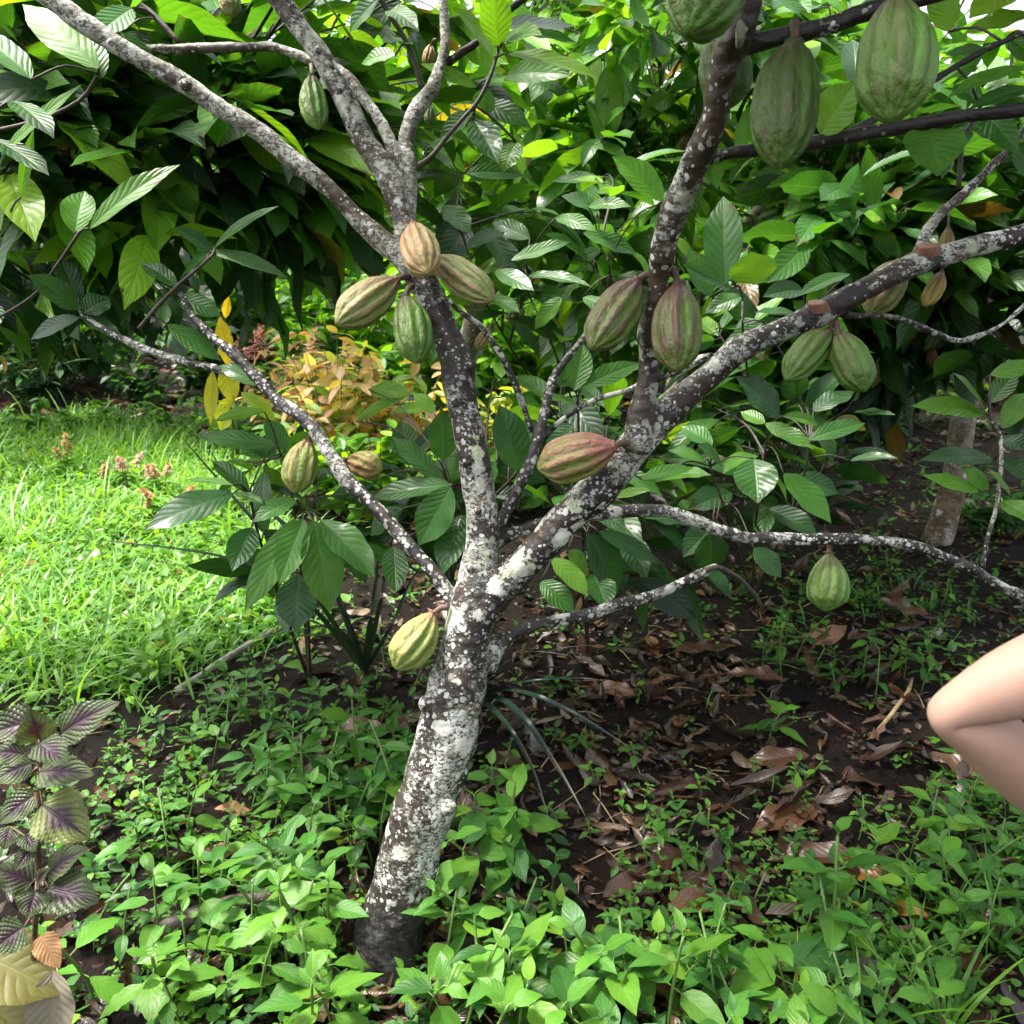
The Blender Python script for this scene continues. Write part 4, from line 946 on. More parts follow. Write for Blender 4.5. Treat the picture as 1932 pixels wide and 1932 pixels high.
# ================================================================== GROUND PLANTS
def inb(p, m=250):
    x, y, d = proj(p)
    return (d > .3) & (x > -m) & (x < 1932 + m) & (y < 1932 + m) & (y > 300)


def weed_mesh(h, pairs, L, tint, shape='ovate', lean=.15, wr=.5, top=True, up=.35):
    """an upright herb with crossed pairs of leaves; returns foliage and stem accumulators round the origin"""
    F = Acc(); St = Acc()
    la = rng.uniform(0, 6.28); q = []
    for k in range(7):
        t = k / 6
        q.append([math.cos(la) * lean * h * t * t, math.sin(la) * lean * h * t * t, h * t])
    q = np.array(q); St.tube(smooth_path(q, .02), .0018 + .004 * h, n=6, mat=0)
    a0 = rng.uniform(0, 6.28)
    for k in range(pairs):
        t = .28 + .72 * (k + 1) / pairs if pairs > 1 else 1.0
        c = np.array([np.interp(t * 6, np.arange(7), q[:, i]) for i in range(3)])
        s = (1 - .48 * max(0, (t - .78) / .22)) * (.75 + .25 * min(1, t * 2)) if top else 1
        for m in range(2):
            az = a0 + k * 1.571 + m * 3.1416 + rng.normal(0, .22)
            r = np.array([math.cos(az), math.sin(az), 0])
            el = up * .55 + (t - .85) * (.9 if t < .85 else 2.0) + rng.normal(0, .18)
            d = r * math.cos(el) + np.array([0, 0, math.sin(el)])
            n = np.array([0, 0, 1.0]) * math.cos(el) - r * math.sin(el) + rng.normal(0, .16, 3)
            l = L * s * rng.uniform(.82, 1.15)
            b = c + d * l * .16
            F.leaves(b, d, n, l, l * wr * rng.uniform(.9, 1.12), leafcol(np.array([tint + (.03 if t > .9 else -.03) + rng.normal(0, .07)]))[0] * [.92, .92, 1.1], nl=12 if shape == 'toothed' else 9, nw=6, curl=rng.uniform(.2, .8), fold=rng.uniform(.05, .25), wave=.03, shape=shape, ragged=.10)
            St.tube(np.array([c, (b + c) / 2, b]), .0011, n=5, mat=0, cap=False)
    return F, St


def weed_kind(name, n, fn):
    out = []
    for i in range(n):
        F, St = fn(i)
        fo = F.build('foliage', M['weed'], None, org=(0, 0, 0)); so_ = St.build('stem', M['stem'], None, org=(0, 0, 0))
        out.append((fo, so_))
    return out


WEEDS = weed_kind('broadleaf_weed', 9, lambda i: weed_mesh([.17, .15, .19, .17, .13, .18, .16, .14, .2][i], [3, 4, 3, 5, 3, 3, 4, 3, 4][i], [.078, .07, .092, .072, .09, .06, .08, .1, .075][i], [.62, .5, .68, .56, .74, .44, .6, .66, .52][i], lean=[.2, .3, .15, .35, .25, .4, .2, .3, .5][i], wr=[.5, .45, .52, .42, .58, .5, .46, .6, .4][i]))
SPROUT = weed_kind('young_weed', 5, lambda i: weed_mesh(.055, [2, 2, 3, 2, 3][i], .034, .60 + .05 * (i % 3), lean=.3, wr=.52))
TOOTH = weed_kind('toothed_weed', 5, lambda i: weed_mesh(.15, [2, 3, 2, 3, 2][i], .078, .70, shape='toothed', lean=.3, wr=.46, up=.5))
used_proto = set()


def place_weed(kind, protos, name, p, h, label, cat, group):
    i = random.randrange(len(protos)); fo, st = protos[i]
    base = np.array([p[0], p[1], float(H(p[0], p[1])) - .004])
    t = empty(name, base, label, cat, group)
    s = h; t.scale = (s, s, s * random.uniform(.8, 1.25))
    t.rotation_euler = (random.gauss(0, .12), random.gauss(0, .12), random.uniform(0, 6.28))
    for src in (fo, st):
        if (kind, i) in used_proto: c = src.copy(); COL.objects.link(c)
        else: c = src
        c.parent = t
    used_proto.add((kind, i))
    return t


ALLW = []


def clump(kind, protos, name, cx, cy, sx, sy, n, s0, s1, label, cat, group):
    k = 0; tries = 0
    while k < n and tries < n * 30:
        tries += 1
        x, y = random.gauss(cx, sx), random.gauss(cy, sy)
        if y < 850 or y > 2080: continue
        p = G(x, y)
        q = np.array([tree_base[0], tree_base[1]])
        if np.linalg.norm(p[:2] - q) < .10: continue
        md = .05 if kind == 'w' else .028
        if any(abs(p[0] - o[0]) < md and abs(p[1] - o[1]) < md for o in ALLW): continue
        ALLW.append(p[:2]); place_weed(kind, protos, name, p, random.uniform(s0, s1), label, cat, group); k += 1


W = ('w', WEEDS, 'broadleaf_weed')
clump(*W, 1090, 1930, 125, 45, 32, .85, 1.25, 'tall broad leaved weed in the dense clump right of the trunk foot', 'weed', 'weeds in the clump right of the trunk foot')
clump(*W, 1330, 1960, 110, 35, 16, .65, 1.0, 'broad leaved weed at the bottom edge, lower middle of the picture', 'weed', 'weeds along the bottom edge')
clump(*W, 935, 1640, 45, 45, 9, .8, 1.25, 'broad leaved weed close beside the right of the trunk', 'weed', 'weeds beside the trunk')
clump(*W, 640, 1560, 85, 55, 26, .8, 1.35, 'broad leaved weed in the leafy clump left of the trunk', 'weed', 'weeds in the clump left of the trunk')
clump(*W, 1800, 1650, 90, 60, 24, .6, 1.05, 'broad leaved weed in the shade below the bent elbow', 'weed', 'weeds below the elbow')
clump(*W, 1575, 1850, 25, 20, 2, 1.3, 1.5, 'pale broad leaved weed standing among small sprouts at lower right', 'weed', 'pale weeds at lower right')
clump(*W, 1450, 1395, 8, 6, 1, .95, 1.05, 'single four leaved weed alone on the brown litter right of the trunk', 'weed', None)
clump(*W, 1470, 1240, 35, 20, 7, .7, 1.0, 'broad leaved weed under the hanging pale green pod', 'weed', 'weeds under the hanging pod')
clump(*W, 1700, 1290, 90, 35, 16, .5, .85, 'dark leaved weed in the shade left above the elbow', 'weed', 'weeds above the elbow')
clump(*W, 420, 1720, 130, 50, 17, .7, 1.15, 'broad leaved weed beside the purple leaved plant', 'weed', 'weeds beside the purple plant')
clump(*W, 480, 1360, 110, 40, 16, .5, .8, 'small broad leaved weed at the near edge of the lawn', 'weed', 'weeds at the edge of the lawn')
clump(*W, 540, 1390, 110, 35, 16, .5, .85, 'small weed on the dark soil between the stick and the trunk', 'weed', 'weeds between the stick and the trunk')
T = ('t', TOOTH, 'toothed_weed')
clump(*T, 625, 1800, 45, 40, 8, 1.0, 1.45, 'pale green toothed weed left of the trunk foot', 'weed', 'toothed weeds left of the trunk foot')
clump(*T, 430, 1900, 110, 50, 14, .9, 1.4, 'pale green toothed weed at the bottom left', 'weed', 'toothed weeds at the bottom left')
clump(*T, 1690, 1900, 80, 40, 6, .7, 1.0, 'toothed weed among the grass at the bottom right', 'weed', 'toothed weeds at the bottom right')
Y = ('s', SPROUT, 'weed_sprout')
clump(*Y, 1260, 1590, 120, 60, 32, .8, 1.5, 'small sprout on the litter between the trunk and the elbow', 'sprout', 'sprouts between the trunk and the elbow')
clump(*Y, 1480, 1740, 140, 70, 58, .7, 1.35, 'small glossy sprout in the carpet at the lower right', 'sprout', 'sprouts in the carpet at the lower right')
clump(*Y, 420, 1500, 170, 60, 58, .8, 1.6, 'small sprout on the dark soil left of the trunk', 'sprout', 'sprouts left of the trunk')
clump(*Y, 680, 1390, 80, 40, 22, .8, 1.5, 'small sprout on the soil below the yellow green pod', 'sprout', 'sprouts below the yellow green pod')
clump(*Y, 1720, 1130, 120, 40, 40, .9, 1.7, 'small sprout on the shaded ground under the long right branch', 'sprout', 'sprouts under the long right branch')
clump(*Y, 1300, 1400, 200, 50, 18, .7, 1.3, 'lone sprout on the bare dark litter behind the trunk', 'sprout', 'sprouts on the bare litter')

# ---- ground cover nobody could count
def cover_density(x, y):
    d = .16
    d += .65 * np.exp(-(((x - 300) / 330) ** 2 + ((y - 1500) / 190) ** 2))
    d += .9 * np.exp(-(((x - 500) / 300) ** 2 + ((y - 1850) / 150) ** 2))
    d += 1.2 * np.exp(-(((x - 1560) / 260) ** 2 + ((y - 1830) / 130) ** 2))
    d += .7 * np.exp(-(((x - 1700) / 230) ** 2 + ((y - 1120) / 70) ** 2))
    d += .8 * np.exp(-(((x - 1850) / 130) ** 2 + ((y - 1600) / 160) ** 2))
    d += .5 * np.exp(-(((x - 250) / 200) ** 2 + ((y - 720) / 60) ** 2))
    d += .6 * np.exp(-(((x - 1050) / 200) ** 2 + ((y - 1850) / 100) ** 2))
    d *= np.where((x > 900) & (x < 1750) & (y > 1170) & (y < 1480), .6, 1)
    d *= np.where((x > 880) & (x < 1480) & (y > 1420) & (y < 1680), .5, 1)
    return np.clip(d, 0, 1.2)


def scatter(n, dens, yr=(.35, 9.0)):
    out = []
    m = n * 40
    y = yr[0] + (yr[1] - yr[0]) * rng.random(m) ** 1.9
    x = rng.uniform(-1, 1, m) * (.75 * y + .45)
    p = np.stack([x, y, H(x, y)], 1)
    px, py, d = proj(p)
    # leave clumpy gaps of bare litter
    cl = .5 + .5 * np.sin(7.3 * x + 2.1 * np.sin(5.1 * y)) * np.sin(6.1 * y + 1.7 * np.sin(6.7 * x)) + .25 * np.sin(19 * x) * np.sin(17 * y)
    k = rng.random(m) < dens(px, py) * np.clip(.25 + cl, 0, 1.2) / 1.5
    p = p[k][:n]
    return p


def cover():
    A = Acc()
    for (n, L0, shape, wr, tn) in ((1500, .026, 'ovate', .55, .60), (1100, .016, 'ovate', .6, .66), (420, .026, 'round', .98, .70), (500, .042, 'ovate', .5, .5)):
        p = scatter(n, cover_density); N = len(p)
        for k in range(5 if shape != 'round' else 2):
            az = rng.uniform(0, .5, N) + k * 1.571 + (p[:, 0] * 100) % 6.28; el = rng.normal(.25, .25, N) + (.7 if k == 4 else 0)
            r = np.stack([np.cos(az), np.sin(az), 0 * az], 1)
            h = (.02 + .03 * ((p[:, 1] * 977) % 1.0))[:, None] * [0, 0, 1] * (1.25 if k == 4 else (1 if k % 2 else .65))
            L = L0 * rng.uniform(.6, 1.3, N) * (1 + .10 * np.maximum(p[:, 1] - 2, 0))
            d = r * np.cos(el)[:, None] + np.array([0, 0, 1.0]) * np.sin(el)[:, None]
            nn = np.array([0, 0, 1.0]) * np.cos(el)[:, None] - r * np.sin(el)[:, None] + rng.normal(0, .15, (N, 3))
            A.leaves(p + h + d * .004, d, nn, L, L * wr, leafcol(tn + rng.normal(0, .14, N)) * [.9, .9, 1.05], nl=5, nw=4, curl=rng.uniform(.1, .8, N), fold=rng.uniform(.0, .25, N), shape=shape)
    o = A.build('ground_cover', M['weed']); o['kind'] = 'stuff'
    o['label'] = 'low green sprouts covering the soil between the leaf litter'


cover()


# ---- lawn
def lawn_mask(px, py):
    edge = np.interp(py, [780, 830, 1000, 1150, 1290, 1380], [480, 470, 560, 640, 430, 60])
    e = edge + 60 * np.sin(py / 23.0) + 40 * np.sin(py / 9.0 + px / 31)
    m = np.clip((e - px) / 90, 0, 1) * np.clip((py - 795 - 14 * np.sin(px / 37.0)) / 16, 0, 1) * np.clip((1400 - py) / 150, 0, 1)
    return m


def lawn():
    A = Acc(); m = 260000
    x = rng.uniform(-7.5, .2, m); y = rng.uniform(2.4, 8.6, m); p = np.stack([x, y, H(x, y)], 1)
    px, py, d = proj(p)
    tuft = .45 + .55 * (.5 + .5 * np.sin(5 * x + 2 * np.sin(4 * y)) * np.sin(4.4 * y + 1.3 * np.sin(6 * x)))
    k = (rng.random(m) < lawn_mask(px, py) * tuft * .40) & (px > -500); p = p[k]; N = len(p)
    az = rng.uniform(0, 6.28, N); el = rng.normal(1.0, .3, N)
    r = np.stack([np.cos(az), np.sin(az), 0 * az], 1)
    d = r * np.cos(el)[:, None] + np.array([0, 0, 1.0]) * np.sin(el)[:, None]
    nn = np.array([0, 0, 1.0]) * np.cos(el)[:, None] - r * np.sin(el)[:, None] + rng.normal(0, .25, (N, 3))
    tf = .5 + .5 * np.sin(3.1 * p[:, 0] + 1.0) * np.sin(2.7 * p[:, 1])
    L = rng.uniform(.07, .24, N) * (.6 + .95 * tf) * np.where(rng.random(N) < .04, 1.9, 1)
    A.leaves(p, d, nn, L, rng.uniform(.008, .017, N), leafcol(.84 + .12 * tf + rng.normal(0, .14, N)) * [.95, .98, 2.0], nl=4, nw=1, curl=rng.uniform(.6, 1.7, N), fold=0, wave=0, shape='blade')
    q = p[rng.random(N) < .30]; N = len(q); az = rng.uniform(0, 6.28, N); el = rng.normal(.35, .3, N)  # broad weeds between the blades
    r = np.stack([np.cos(az), np.sin(az), 0 * az], 1)
    d = r * np.cos(el)[:, None] + np.array([0, 0, 1.0]) * np.sin(el)[:, None]
    nn = np.array([0, 0, 1.0]) * np.cos(el)[:, None] - r * np.sin(el)[:, None] + rng.normal(0, .2, (N, 3))
    A.leaves(q + np.array([0, 0, 1]) * rng.uniform(.03, .10, N)[:, None], d, nn, rng.uniform(.04, .09, N), rng.uniform(.02, .042, N), leafcol(.74 + rng.normal(0, .12, N)), nl=4, nw=2, curl=.5, fold=.2, shape='ovate')
    o = A.build('lawn_grass', M['grass']); o['kind'] = 'stuff'; o['label'] = 'bright green grass of the sunny lawn at left'


lawn()


# ---- grass tufts at the lower right
def tuft(px, py, n, L0, label):
    b = G(px, py); A = Acc()
    az = rng.uniform(0, 6.28, n); el = rng.uniform(.6, 1.4, n)
    r = np.stack([np.cos(az), np.sin(az), 0 * az], 1)
    d = r * np.cos(el)[:, None] + np.array([0, 0, 1.0]) * np.sin(el)[:, None]
    nn = np.array([0, 0, 1.0]) * np.cos(el)[:, None] - r * np.sin(el)[:, None] + rng.normal(0, .2, (n, 3))
    A.leaves(b + r * rng.uniform(0, .03, n)[:, None], d, nn, L0 * rng.uniform(.5, 1.2, n), rng.uniform(.006, .012, n), leafcol(.62 + rng.normal(0, .1, n)), nl=8, nw=2, curl=rng.uniform(.5, 1.6, n), fold=.2, wave=0, shape='blade')
    tag(A.build('grass_tuft', M['grass'], None, org=b), label, 'grass tuft', 'grass tufts at the lower right')


tuft(1790, 1740, 22, .2, 'grass tuft below the elbow among broad weeds')
tuft(1880, 1790, 26, .24, 'grass tuft on the right edge near the bottom corner')
tuft(1640, 1960, 24, .22, 'grass tuft with pale long blades at the bottom edge')
tuft(1780, 1960, 26, .24, 'grass tuft at the bottom edge, nearest to the right corner')
tuft(1720, 1830, 18, .16, 'short grass tuft between sprouts at lower right')
tuft(1500, 1960, 16, .2, 'thin grass tuft at the bottom edge beside pale weeds')
tuft(1900, 1650, 16, .2, 'thin grass tuft close under the forearm')

# ---- fallen leaves
BROWN = np.array([[.075, .032, .018], [.11, .048, .024], [.05, .024, .016], [.15, .075, .035], [.20, .12, .07], [.035, .02, .016], [.09, .055, .038]])


def litter_col(n, pale=.0):
    c = BROWN[rng.choice(len(BROWN), n, p=[.24, .2, .2, .12, .06, .1, .08])]
    return c * rng.uniform(.3, .85, (n, 1))


def litter_density(x, y):
    d = .45 + .8 * np.exp(-(((x - 1100) / 250) ** 2 + ((y - 1330) / 130) ** 2)) + .6 * np.exp(-(((x - 1350) / 420) ** 2 + ((y - 1330) / 220) ** 2)) + .4 * np.exp(-(((x - 1700) / 300) ** 2 + ((y - 950) / 160) ** 2)) + .5 * np.exp(-(((x - 250) / 220) ** 2 + ((y - 720) / 70) ** 2))
    return np.where(lawn_mask(x, y) > .3, .05, d)


def litter():
    A = Acc()
    for (n, l0, l1) in ((1700, .08, .19), (6000, .02, .08)):
        p = scatter(n, litter_density, (.4, 8.5)); N = len(p)
        az = rng.uniform(0, 6.28, N); el = rng.normal(0, .14, N)
        d = np.stack([np.cos(az) * np.cos(el), np.sin(az) * np.cos(el), np.sin(el)], 1)
        nn = np.array([0, 0, 1.0]) + rng.normal(0, .28, (N, 3))
        L = rng.uniform(l0, l1, N)
        nn = nn + rng.normal(0, .25, (N, 3)) * (L < .08)[:, None]
        A.leaves(p - d * L[:, None] * .5 + np.array([0, 0, 1]) * rng.uniform(.004, .03, N)[:, None], d, nn, L, L * rng.uniform(.28, .45, N), litter_col(N), nl=8, nw=4, curl=rng.normal(0, .75, N), fold=rng.normal(.1, .4, N), wave=rng.uniform(.03, .14, N), ragged=.5)
    m = 900; x = rng.uniform(-8, 5, m); y = rng.uniform(6.8, 11.5, m); p = np.stack([x, y, H(x, y)], 1); p = p[lawn_mask(*proj(p)[:2]) < .2]; N = len(p)
    az = rng.uniform(0, 6.28, N); d = np.stack([np.cos(az), np.sin(az), rng.normal(0, .15, N)], 1); L = rng.uniform(.14, .28, N)
    A.leaves(p + np.array([0, 0, .03]), d, np.array([0, 0, 1.0]) + rng.normal(0, .3, (N, 3)), L, L * .4, litter_col(N) * [1.2, .95, .9], nl=6, nw=4, curl=rng.normal(0, .6, N), fold=.2, wave=.08)
    p = scatter(9000, litter_density, (.4, 7)); N = len(p)                 # crumbs of rotted leaf
    az = rng.uniform(0, 6.28, N); d = np.stack([np.cos(az), np.sin(az), rng.normal(0, .3, N)], 1); L = rng.uniform(.008, .035, N)
    A.leaves(p + np.array([0, 0, .006]), d, np.array([0, 0, 1.0]) + rng.normal(0, .6, (N, 3)), L, L * rng.uniform(.4, .9, N), litter_col(N) * .8, nl=3, nw=2, curl=rng.normal(0, .8, N), fold=.3, wave=.15)
    o = A.build('leaf_litter', M['dry']); o['kind'] = 'stuff'; o['label'] = 'brown leaf litter spread over the dark soil'
    B = Acc()
    p = scatter(420, litter_density, (.4, 5))
    for q in p:
        az = rng.uniform(0, 6.28); l = rng.uniform(.03, .14); d = np.array([math.cos(az), math.sin(az), rng.normal(0, .12)])
        B.tube(np.array([q + [0, 0, .012], q + d * l * .5 + [0, 0, .016 + rng.normal(0, .006)], q + d * l + [0, 0, .012]]), rng.uniform(.0008, .0022), n=5, mat=0)
    o = B.build('straw_litter', M['straw']); o['kind'] = 'stuff'; o['label'] = 'thin dry straws and twigs strewn on the soil'


litter()
FL = [  # x, y centre, heading in the picture plane (deg, 0 = right), length m, colour, label
    (1480, 1555, 200, .21, (.10, .045, .022), 'large brown fallen leaf below the lone four leaved weed'),
    (1530, 1640, 165, .22, (.075, .034, .02), 'dark brown fallen leaf left of the yellow brown one'),
    (1605, 1665, 150, .18, (.20, .095, .022), 'yellow brown fallen leaf among sprouts at lower right'),
    (1690, 1740, 150, .14, (.22, .10, .015), 'orange curled fallen leaf at lower right'),
    (1500, 1745, 10, .15, (.24, .19, .145), 'pale whitish dried leaf lying crumpled at lower right'),
    (1150, 1310, 140, .2, (.12, .05, .026), 'reddish brown fallen leaf behind the dark strap leaves'),
    (1290, 1365, 60, .16, (.15, .075, .04), 'lighter brown fallen leaf behind the strap leaf tip'),
    (1460, 1450, 180, .2, (.085, .036, .022), 'wet red brown fallen leaf at the middle right'),
    (1640, 1480, 30, .19, (.06, .03, .02), 'wet dark fallen leaf left of the elbow'),
    (1820, 1480, 130, .2, (.10, .05, .028), 'wet brown fallen leaf right under the elbow'),
    (1330, 1720, 20, .2, (.13, .06, .03), 'glossy brown fallen leaf beside the pale dried leaf'),
    (1180, 1690, 35, .14, (.075, .04, .026), 'folded brown fallen leaf above the weed clump'),
    (890, 1800, 75, .2, (.075, .04, .025), 'brown fallen leaf standing against the trunk foot'),
    (940, 1880, 160, .16, (.10, .042, .03), 'wet reddish fallen leaf right of the trunk foot'),
    (600, 1630, 20, .17, (.05, .032, .022), 'curled dark fallen leaf left of the trunk'),
    (450, 1540, 5, .12, (.30, .16, .08), 'thin orange brown fallen leaf on the soil at left'),
    (420, 1630, 10, .09, (.25, .13, .08), 'small tan fallen leaf on the soil at left'),
    (680, 1400, 170, .18, (.13, .065, .035), 'brown fallen leaf left of the trunk under the pod'),
    (760, 1390, 20, .16, (.08, .04, .025), 'dark fallen leaf touching the trunk on its left'),
    (590, 1905, 120, .15, (.30, .15, .085), 'tan fallen leaf at the bottom edge left of the trunk'),
    (1420, 1905, 15, .2, (.055, .03, .022), 'dark veined fallen leaf at the bottom edge'),
    (1640, 1880, 10, .18, (.05, .03, .025), 'dark fallen leaf between sprouts at the bottom right'),
    (1700, 1170, 160, .2, (.10, .05, .03), 'brown fallen leaf on the shaded ground right of the hanging pod'),
    (1560, 1220, 30, .2, (.16, .09, .06), 'pale brown fallen leaf just under the hanging pod'),
    (1790, 1210, 20, .2, (.085, .045, .028), 'brown fallen leaf above the elbow'),
    (1330, 1240, 5, .24, (.06, .032, .022), 'long dark fallen leaf under the lowest right branch'),
    (1420, 1290, 150, .22, (.085, .04, .025), 'wet fallen leaf in the dark patch below the lowest right branch'),
    (240, 770, 20, .26, (.09, .05, .03), 'brown fallen leaf in the shade beyond the lawn'),
    (380, 815, 170, .3, (.22, .11, .06), 'curled tan fallen leaf at the far edge of the lawn'),
    (200, 830, 10, .26, (.20, .12, .08), 'pale fallen leaf at the far left edge of the lawn'),
    (420, 1095, 10, .14, (.55, .30, .12), 'orange fallen leaf lying on the lawn beside the drooping fan'),
]
for (x, y, hd, L, c, lb) in FL:
    b = G(x, y); a = math.radians(hd)
    d = np.array([math.cos(a), math.sin(a) * 1.0, rng.normal(.0, .06)])
    A = Acc(); crm = 'crumpled' in lb or 'curled' in lb
    A.leaves(b - d * L * .5 + np.array([0, 0, .028 + rng.uniform(0, .015)]), d, np.array([0, -.25, 1.0]) + rng.normal(0, .12, 3), L, L * rng.uniform(.38, .5), np.array(c), nl=16, nw=8, curl=rng.normal(.2, .5) if not crm else 1.5, fold=rng.uniform(.1, .5) if not crm else .9, wave=rng.uniform(.05, .12))
    tag(A.build('fallen_leaf', M['drypale'] if 'whitish' in lb else M['dry'], None, org=b), lb, 'fallen leaf', 'fallen leaves on the ground')

# ---- purple and green coleus at the left
cb = G(70, 2010)
col_t = empty('purple_leaved_plant', cb, 'purple plant with green rimmed scalloped leaves at the lower left', 'plant')
chain = [cb, P(62, 1850, 1.52), P(70, 1690, 1.47), P(74, 1560, 1.44), P(76, 1450, 1.42), P(72, 1385, 1.40)]
B = Acc(); qs = smooth_path(np.array(chain), .02); B.tube(qs, np.linspace(.006, .0035, len(qs)), n=8, mat=0)
B.build('stem', M['stem_red'], col_t)
CL = [(68, 1362, -22, 1382, 34, 1.43), (72, 1397, 59, 1344, 31, 1.38), (116, 1384, 212, 1327, 31, 1.42), (120, 1392, 190, 1365, 24, 1.45), (74, 1402, 124, 1440, 26, 1.36), (76, 1456, 172, 1462, 32, 1.40), (46, 1422, -16, 1420, 24, 1.40), (60, 1440, -10, 1470, 26, 1.44),
      (80, 1518, 163, 1578, 44, 1.40), (66, 1500, 0, 1550, 26, 1.47), (62, 1664, -8, 1640, 30, 1.45), (92, 1650, 158, 1602, 29, 1.46), (92, 1676, 181, 1702, 38, 1.43), (67, 1682, 52, 1730, 26, 1.41), (46, 1748, -14, 1792, 30, 1.45), (60, 1600, 30, 1640, 16, 1.44), (50, 1575, 64, 1605, 18, 1.45), (70, 1668, 92, 1640, 14, 1.42), (20, 1560, 6, 1600, 20, 1.5)]
F = Acc()
for i, (bx, by, tx, ty, hw, d) in enumerate(CL):
    b = P(bx, by, d); t = P(tx, ty, d - .02); L = np.linalg.norm(t - b) * 1.08; cv = random.uniform(.4, .8)
    n = facing(b, t, random.uniform(-.2, .2), .42)
    cc = (.060, .085, .032) if i not in (8,) else (.115, .14, .036)
    F.leaves(b, norm((t - b) + n * L * .22), n, L, 2.35 * hw / FPX * d, np.array(cc) * random.uniform(.8, 1.15), nl=30, nw=10, curl=cv, fold=random.uniform(.05, .3), wave=.05, shape='coleus')
    h = qs[np.linalg.norm(qs - b, axis=1).argmin()]
    if np.linalg.norm(h - b) > .006: F.tube(smooth_path(np.array([h, (h + b) / 2 + [0, 0, .004], b]), .01), .0016, n=6, mat=1)
F.build('foliage', [M['coleus'], M['stem_red']], col_t)
F = Acc()
b = P(76, 1765, 1.46); t = P(105, 1815, 1.44); F.leaves(b, t - b, facing(b, t, .1, .3), np.linalg.norm(t - b) * 1.2, .045, (.32, .17, .07), nl=22, nw=8, curl=.5, fold=.25, wave=.05, shape='coleus')
F.build('withered_leaf', M['drypale'], col_t)['label'] = 'orange pink withered leaf of the purple plant'
for (c, e, hw, colr, mt, lb) in (((-60, 1790), (105, 1860), 62, (.085, .078, .012), 'drypale', 'big yellow green dying leaf at the bottom left corner'), ((100, 1830), (90, 1990), 40, (.20, .175, .12), 'drypale', 'cream coloured dried leaf at the bottom left corner'), ((-40, 1880), (60, 1960), 44, (.15, .14, .035), 'drypale', 'yellowish leaf under the cream dried leaf')):
    a = P(*c, 1.50); e2 = P(*e, 1.46); L = np.linalg.norm(e2 - a)
    A = Acc(); A.leaves(a, e2 - a, facing(a, e2, .1, .5), L, 2.2 * hw / FPX * 1.48, colr, nl=18, nw=10, curl=.5, fold=.25, wave=.05)
    tag(A.build('fallen_leaf', M[mt], None, org=a), lb, 'fallen leaf', 'fallen leaves on the ground')

# ---- strap leaved rosettes
def straps(px, py, rows, label, extra=0, ex_l=.5, colr=(.016, .034, .03)):
    b = G(px, py); t = empty('strap_leaved_plant', b, label, 'plant'); b0 = b + np.array([0, 0, .03])
    for r in rows:
        mid, tip, hw = r[0], r[1], r[2]
        pts = [b0] + [P(*m) for m in mid] + [P(*tip)]
        q = smooth_path(np.array(pts), .03); k = len(q)
        s = np.linspace(0, 1, k); w_ = hw / FPX * 2.1 * prof('strap', s)
        tg = norm(np.gradient(q, axis=0)); n = norm(np.array([0, -.3, 1.0]) - (tg @ np.array([0, -.3, 1.0]))[:, None] * tg); sd = np.cross(tg, n)
        V = []; U = []
        for jj, u in enumerate((-1, -.5, 0, .5, 1)):
            V.append(q + sd * (w_ * u)[:, None] + n * (w_ * abs(u) * .45)[:, None]); U.append(np.stack([np.full(k, u * .5 + .5), s], 1))
        V = np.stack(V, 1).reshape(-1, 3); U = np.stack(U, 1).reshape(-1, 2)
        i, j = np.meshgrid(np.arange(k - 1), np.arange(4), indexing='ij'); a = (i * 5 + j).ravel()
        A = Acc(); A.raw(V, np.stack([a, a + 1, a + 6, a + 5], 1), np.array(colr) * random.uniform(.8, 1.4), uv=U)
        A.build('strap_leaf', M['strap'], t)
    return t


straps(690, 1285, [([(560, 1120, 2.25), (420, 1052, 2.1)], (125, 1012, 2.0), 9), ([(560, 1080, 2.4), (420, 915, 2.5)], (334, 815, 2.55), 9), ([(600, 1060, 2.45), (440, 910, 2.6)], (388, 838, 2.65), 9),
                   ([(660, 1180, 2.35), (620, 1080, 2.45)], (610, 990, 2.5), 8), ([(700, 1170, 2.35), (712, 1080, 2.45)], (715, 1000, 2.5), 10), ([(740, 1180, 2.4), (780, 1090, 2.5)], (840, 1020, 2.6), 8), ([(640, 1200, 2.25), (540, 1160, 2.2)], (450, 1170, 2.1), 8), ([(650, 1215, 2.2), (570, 1200, 2.1)], (480, 1240, 2.05), 8), ([(720, 1130, 2.4), (735, 1040, 2.5)], (760, 960, 2.6), 8), ([(640, 1190, 2.4), (560, 1190, 2.4)], (440, 1215, 2.4), 7)],
       'dark rosette of long strap leaves behind and left of the trunk', colr=(.030, .055, .036))
straps(890, 1330, [([(970, 1305, 2.0), (1080, 1345, 1.85)], (1223, 1434, 1.72), 12), ([(960, 1330, 1.95), (1040, 1430, 1.78)], (1108, 1546, 1.66), 13), ([(940, 1350, 1.95), (1000, 1440, 1.8)], (1040, 1560, 1.7), 11), ([(960, 1260, 2.1), (1050, 1225, 2.1)], (1140, 1216, 2.05), 5), ([(970, 1290, 2.05), (1100, 1280, 2.0)], (1200, 1300, 1.9), 6), ([(930, 1270, 2.1), (1000, 1230, 2.15)], (1090, 1240, 2.1), 5), ([(930, 1300, 2.1), (860, 1240, 2.2)], (800, 1180, 2.3), 7)],
       'dark strap leaved plant whose wet blades reach right of the trunk', colr=(.008, .020, .016))

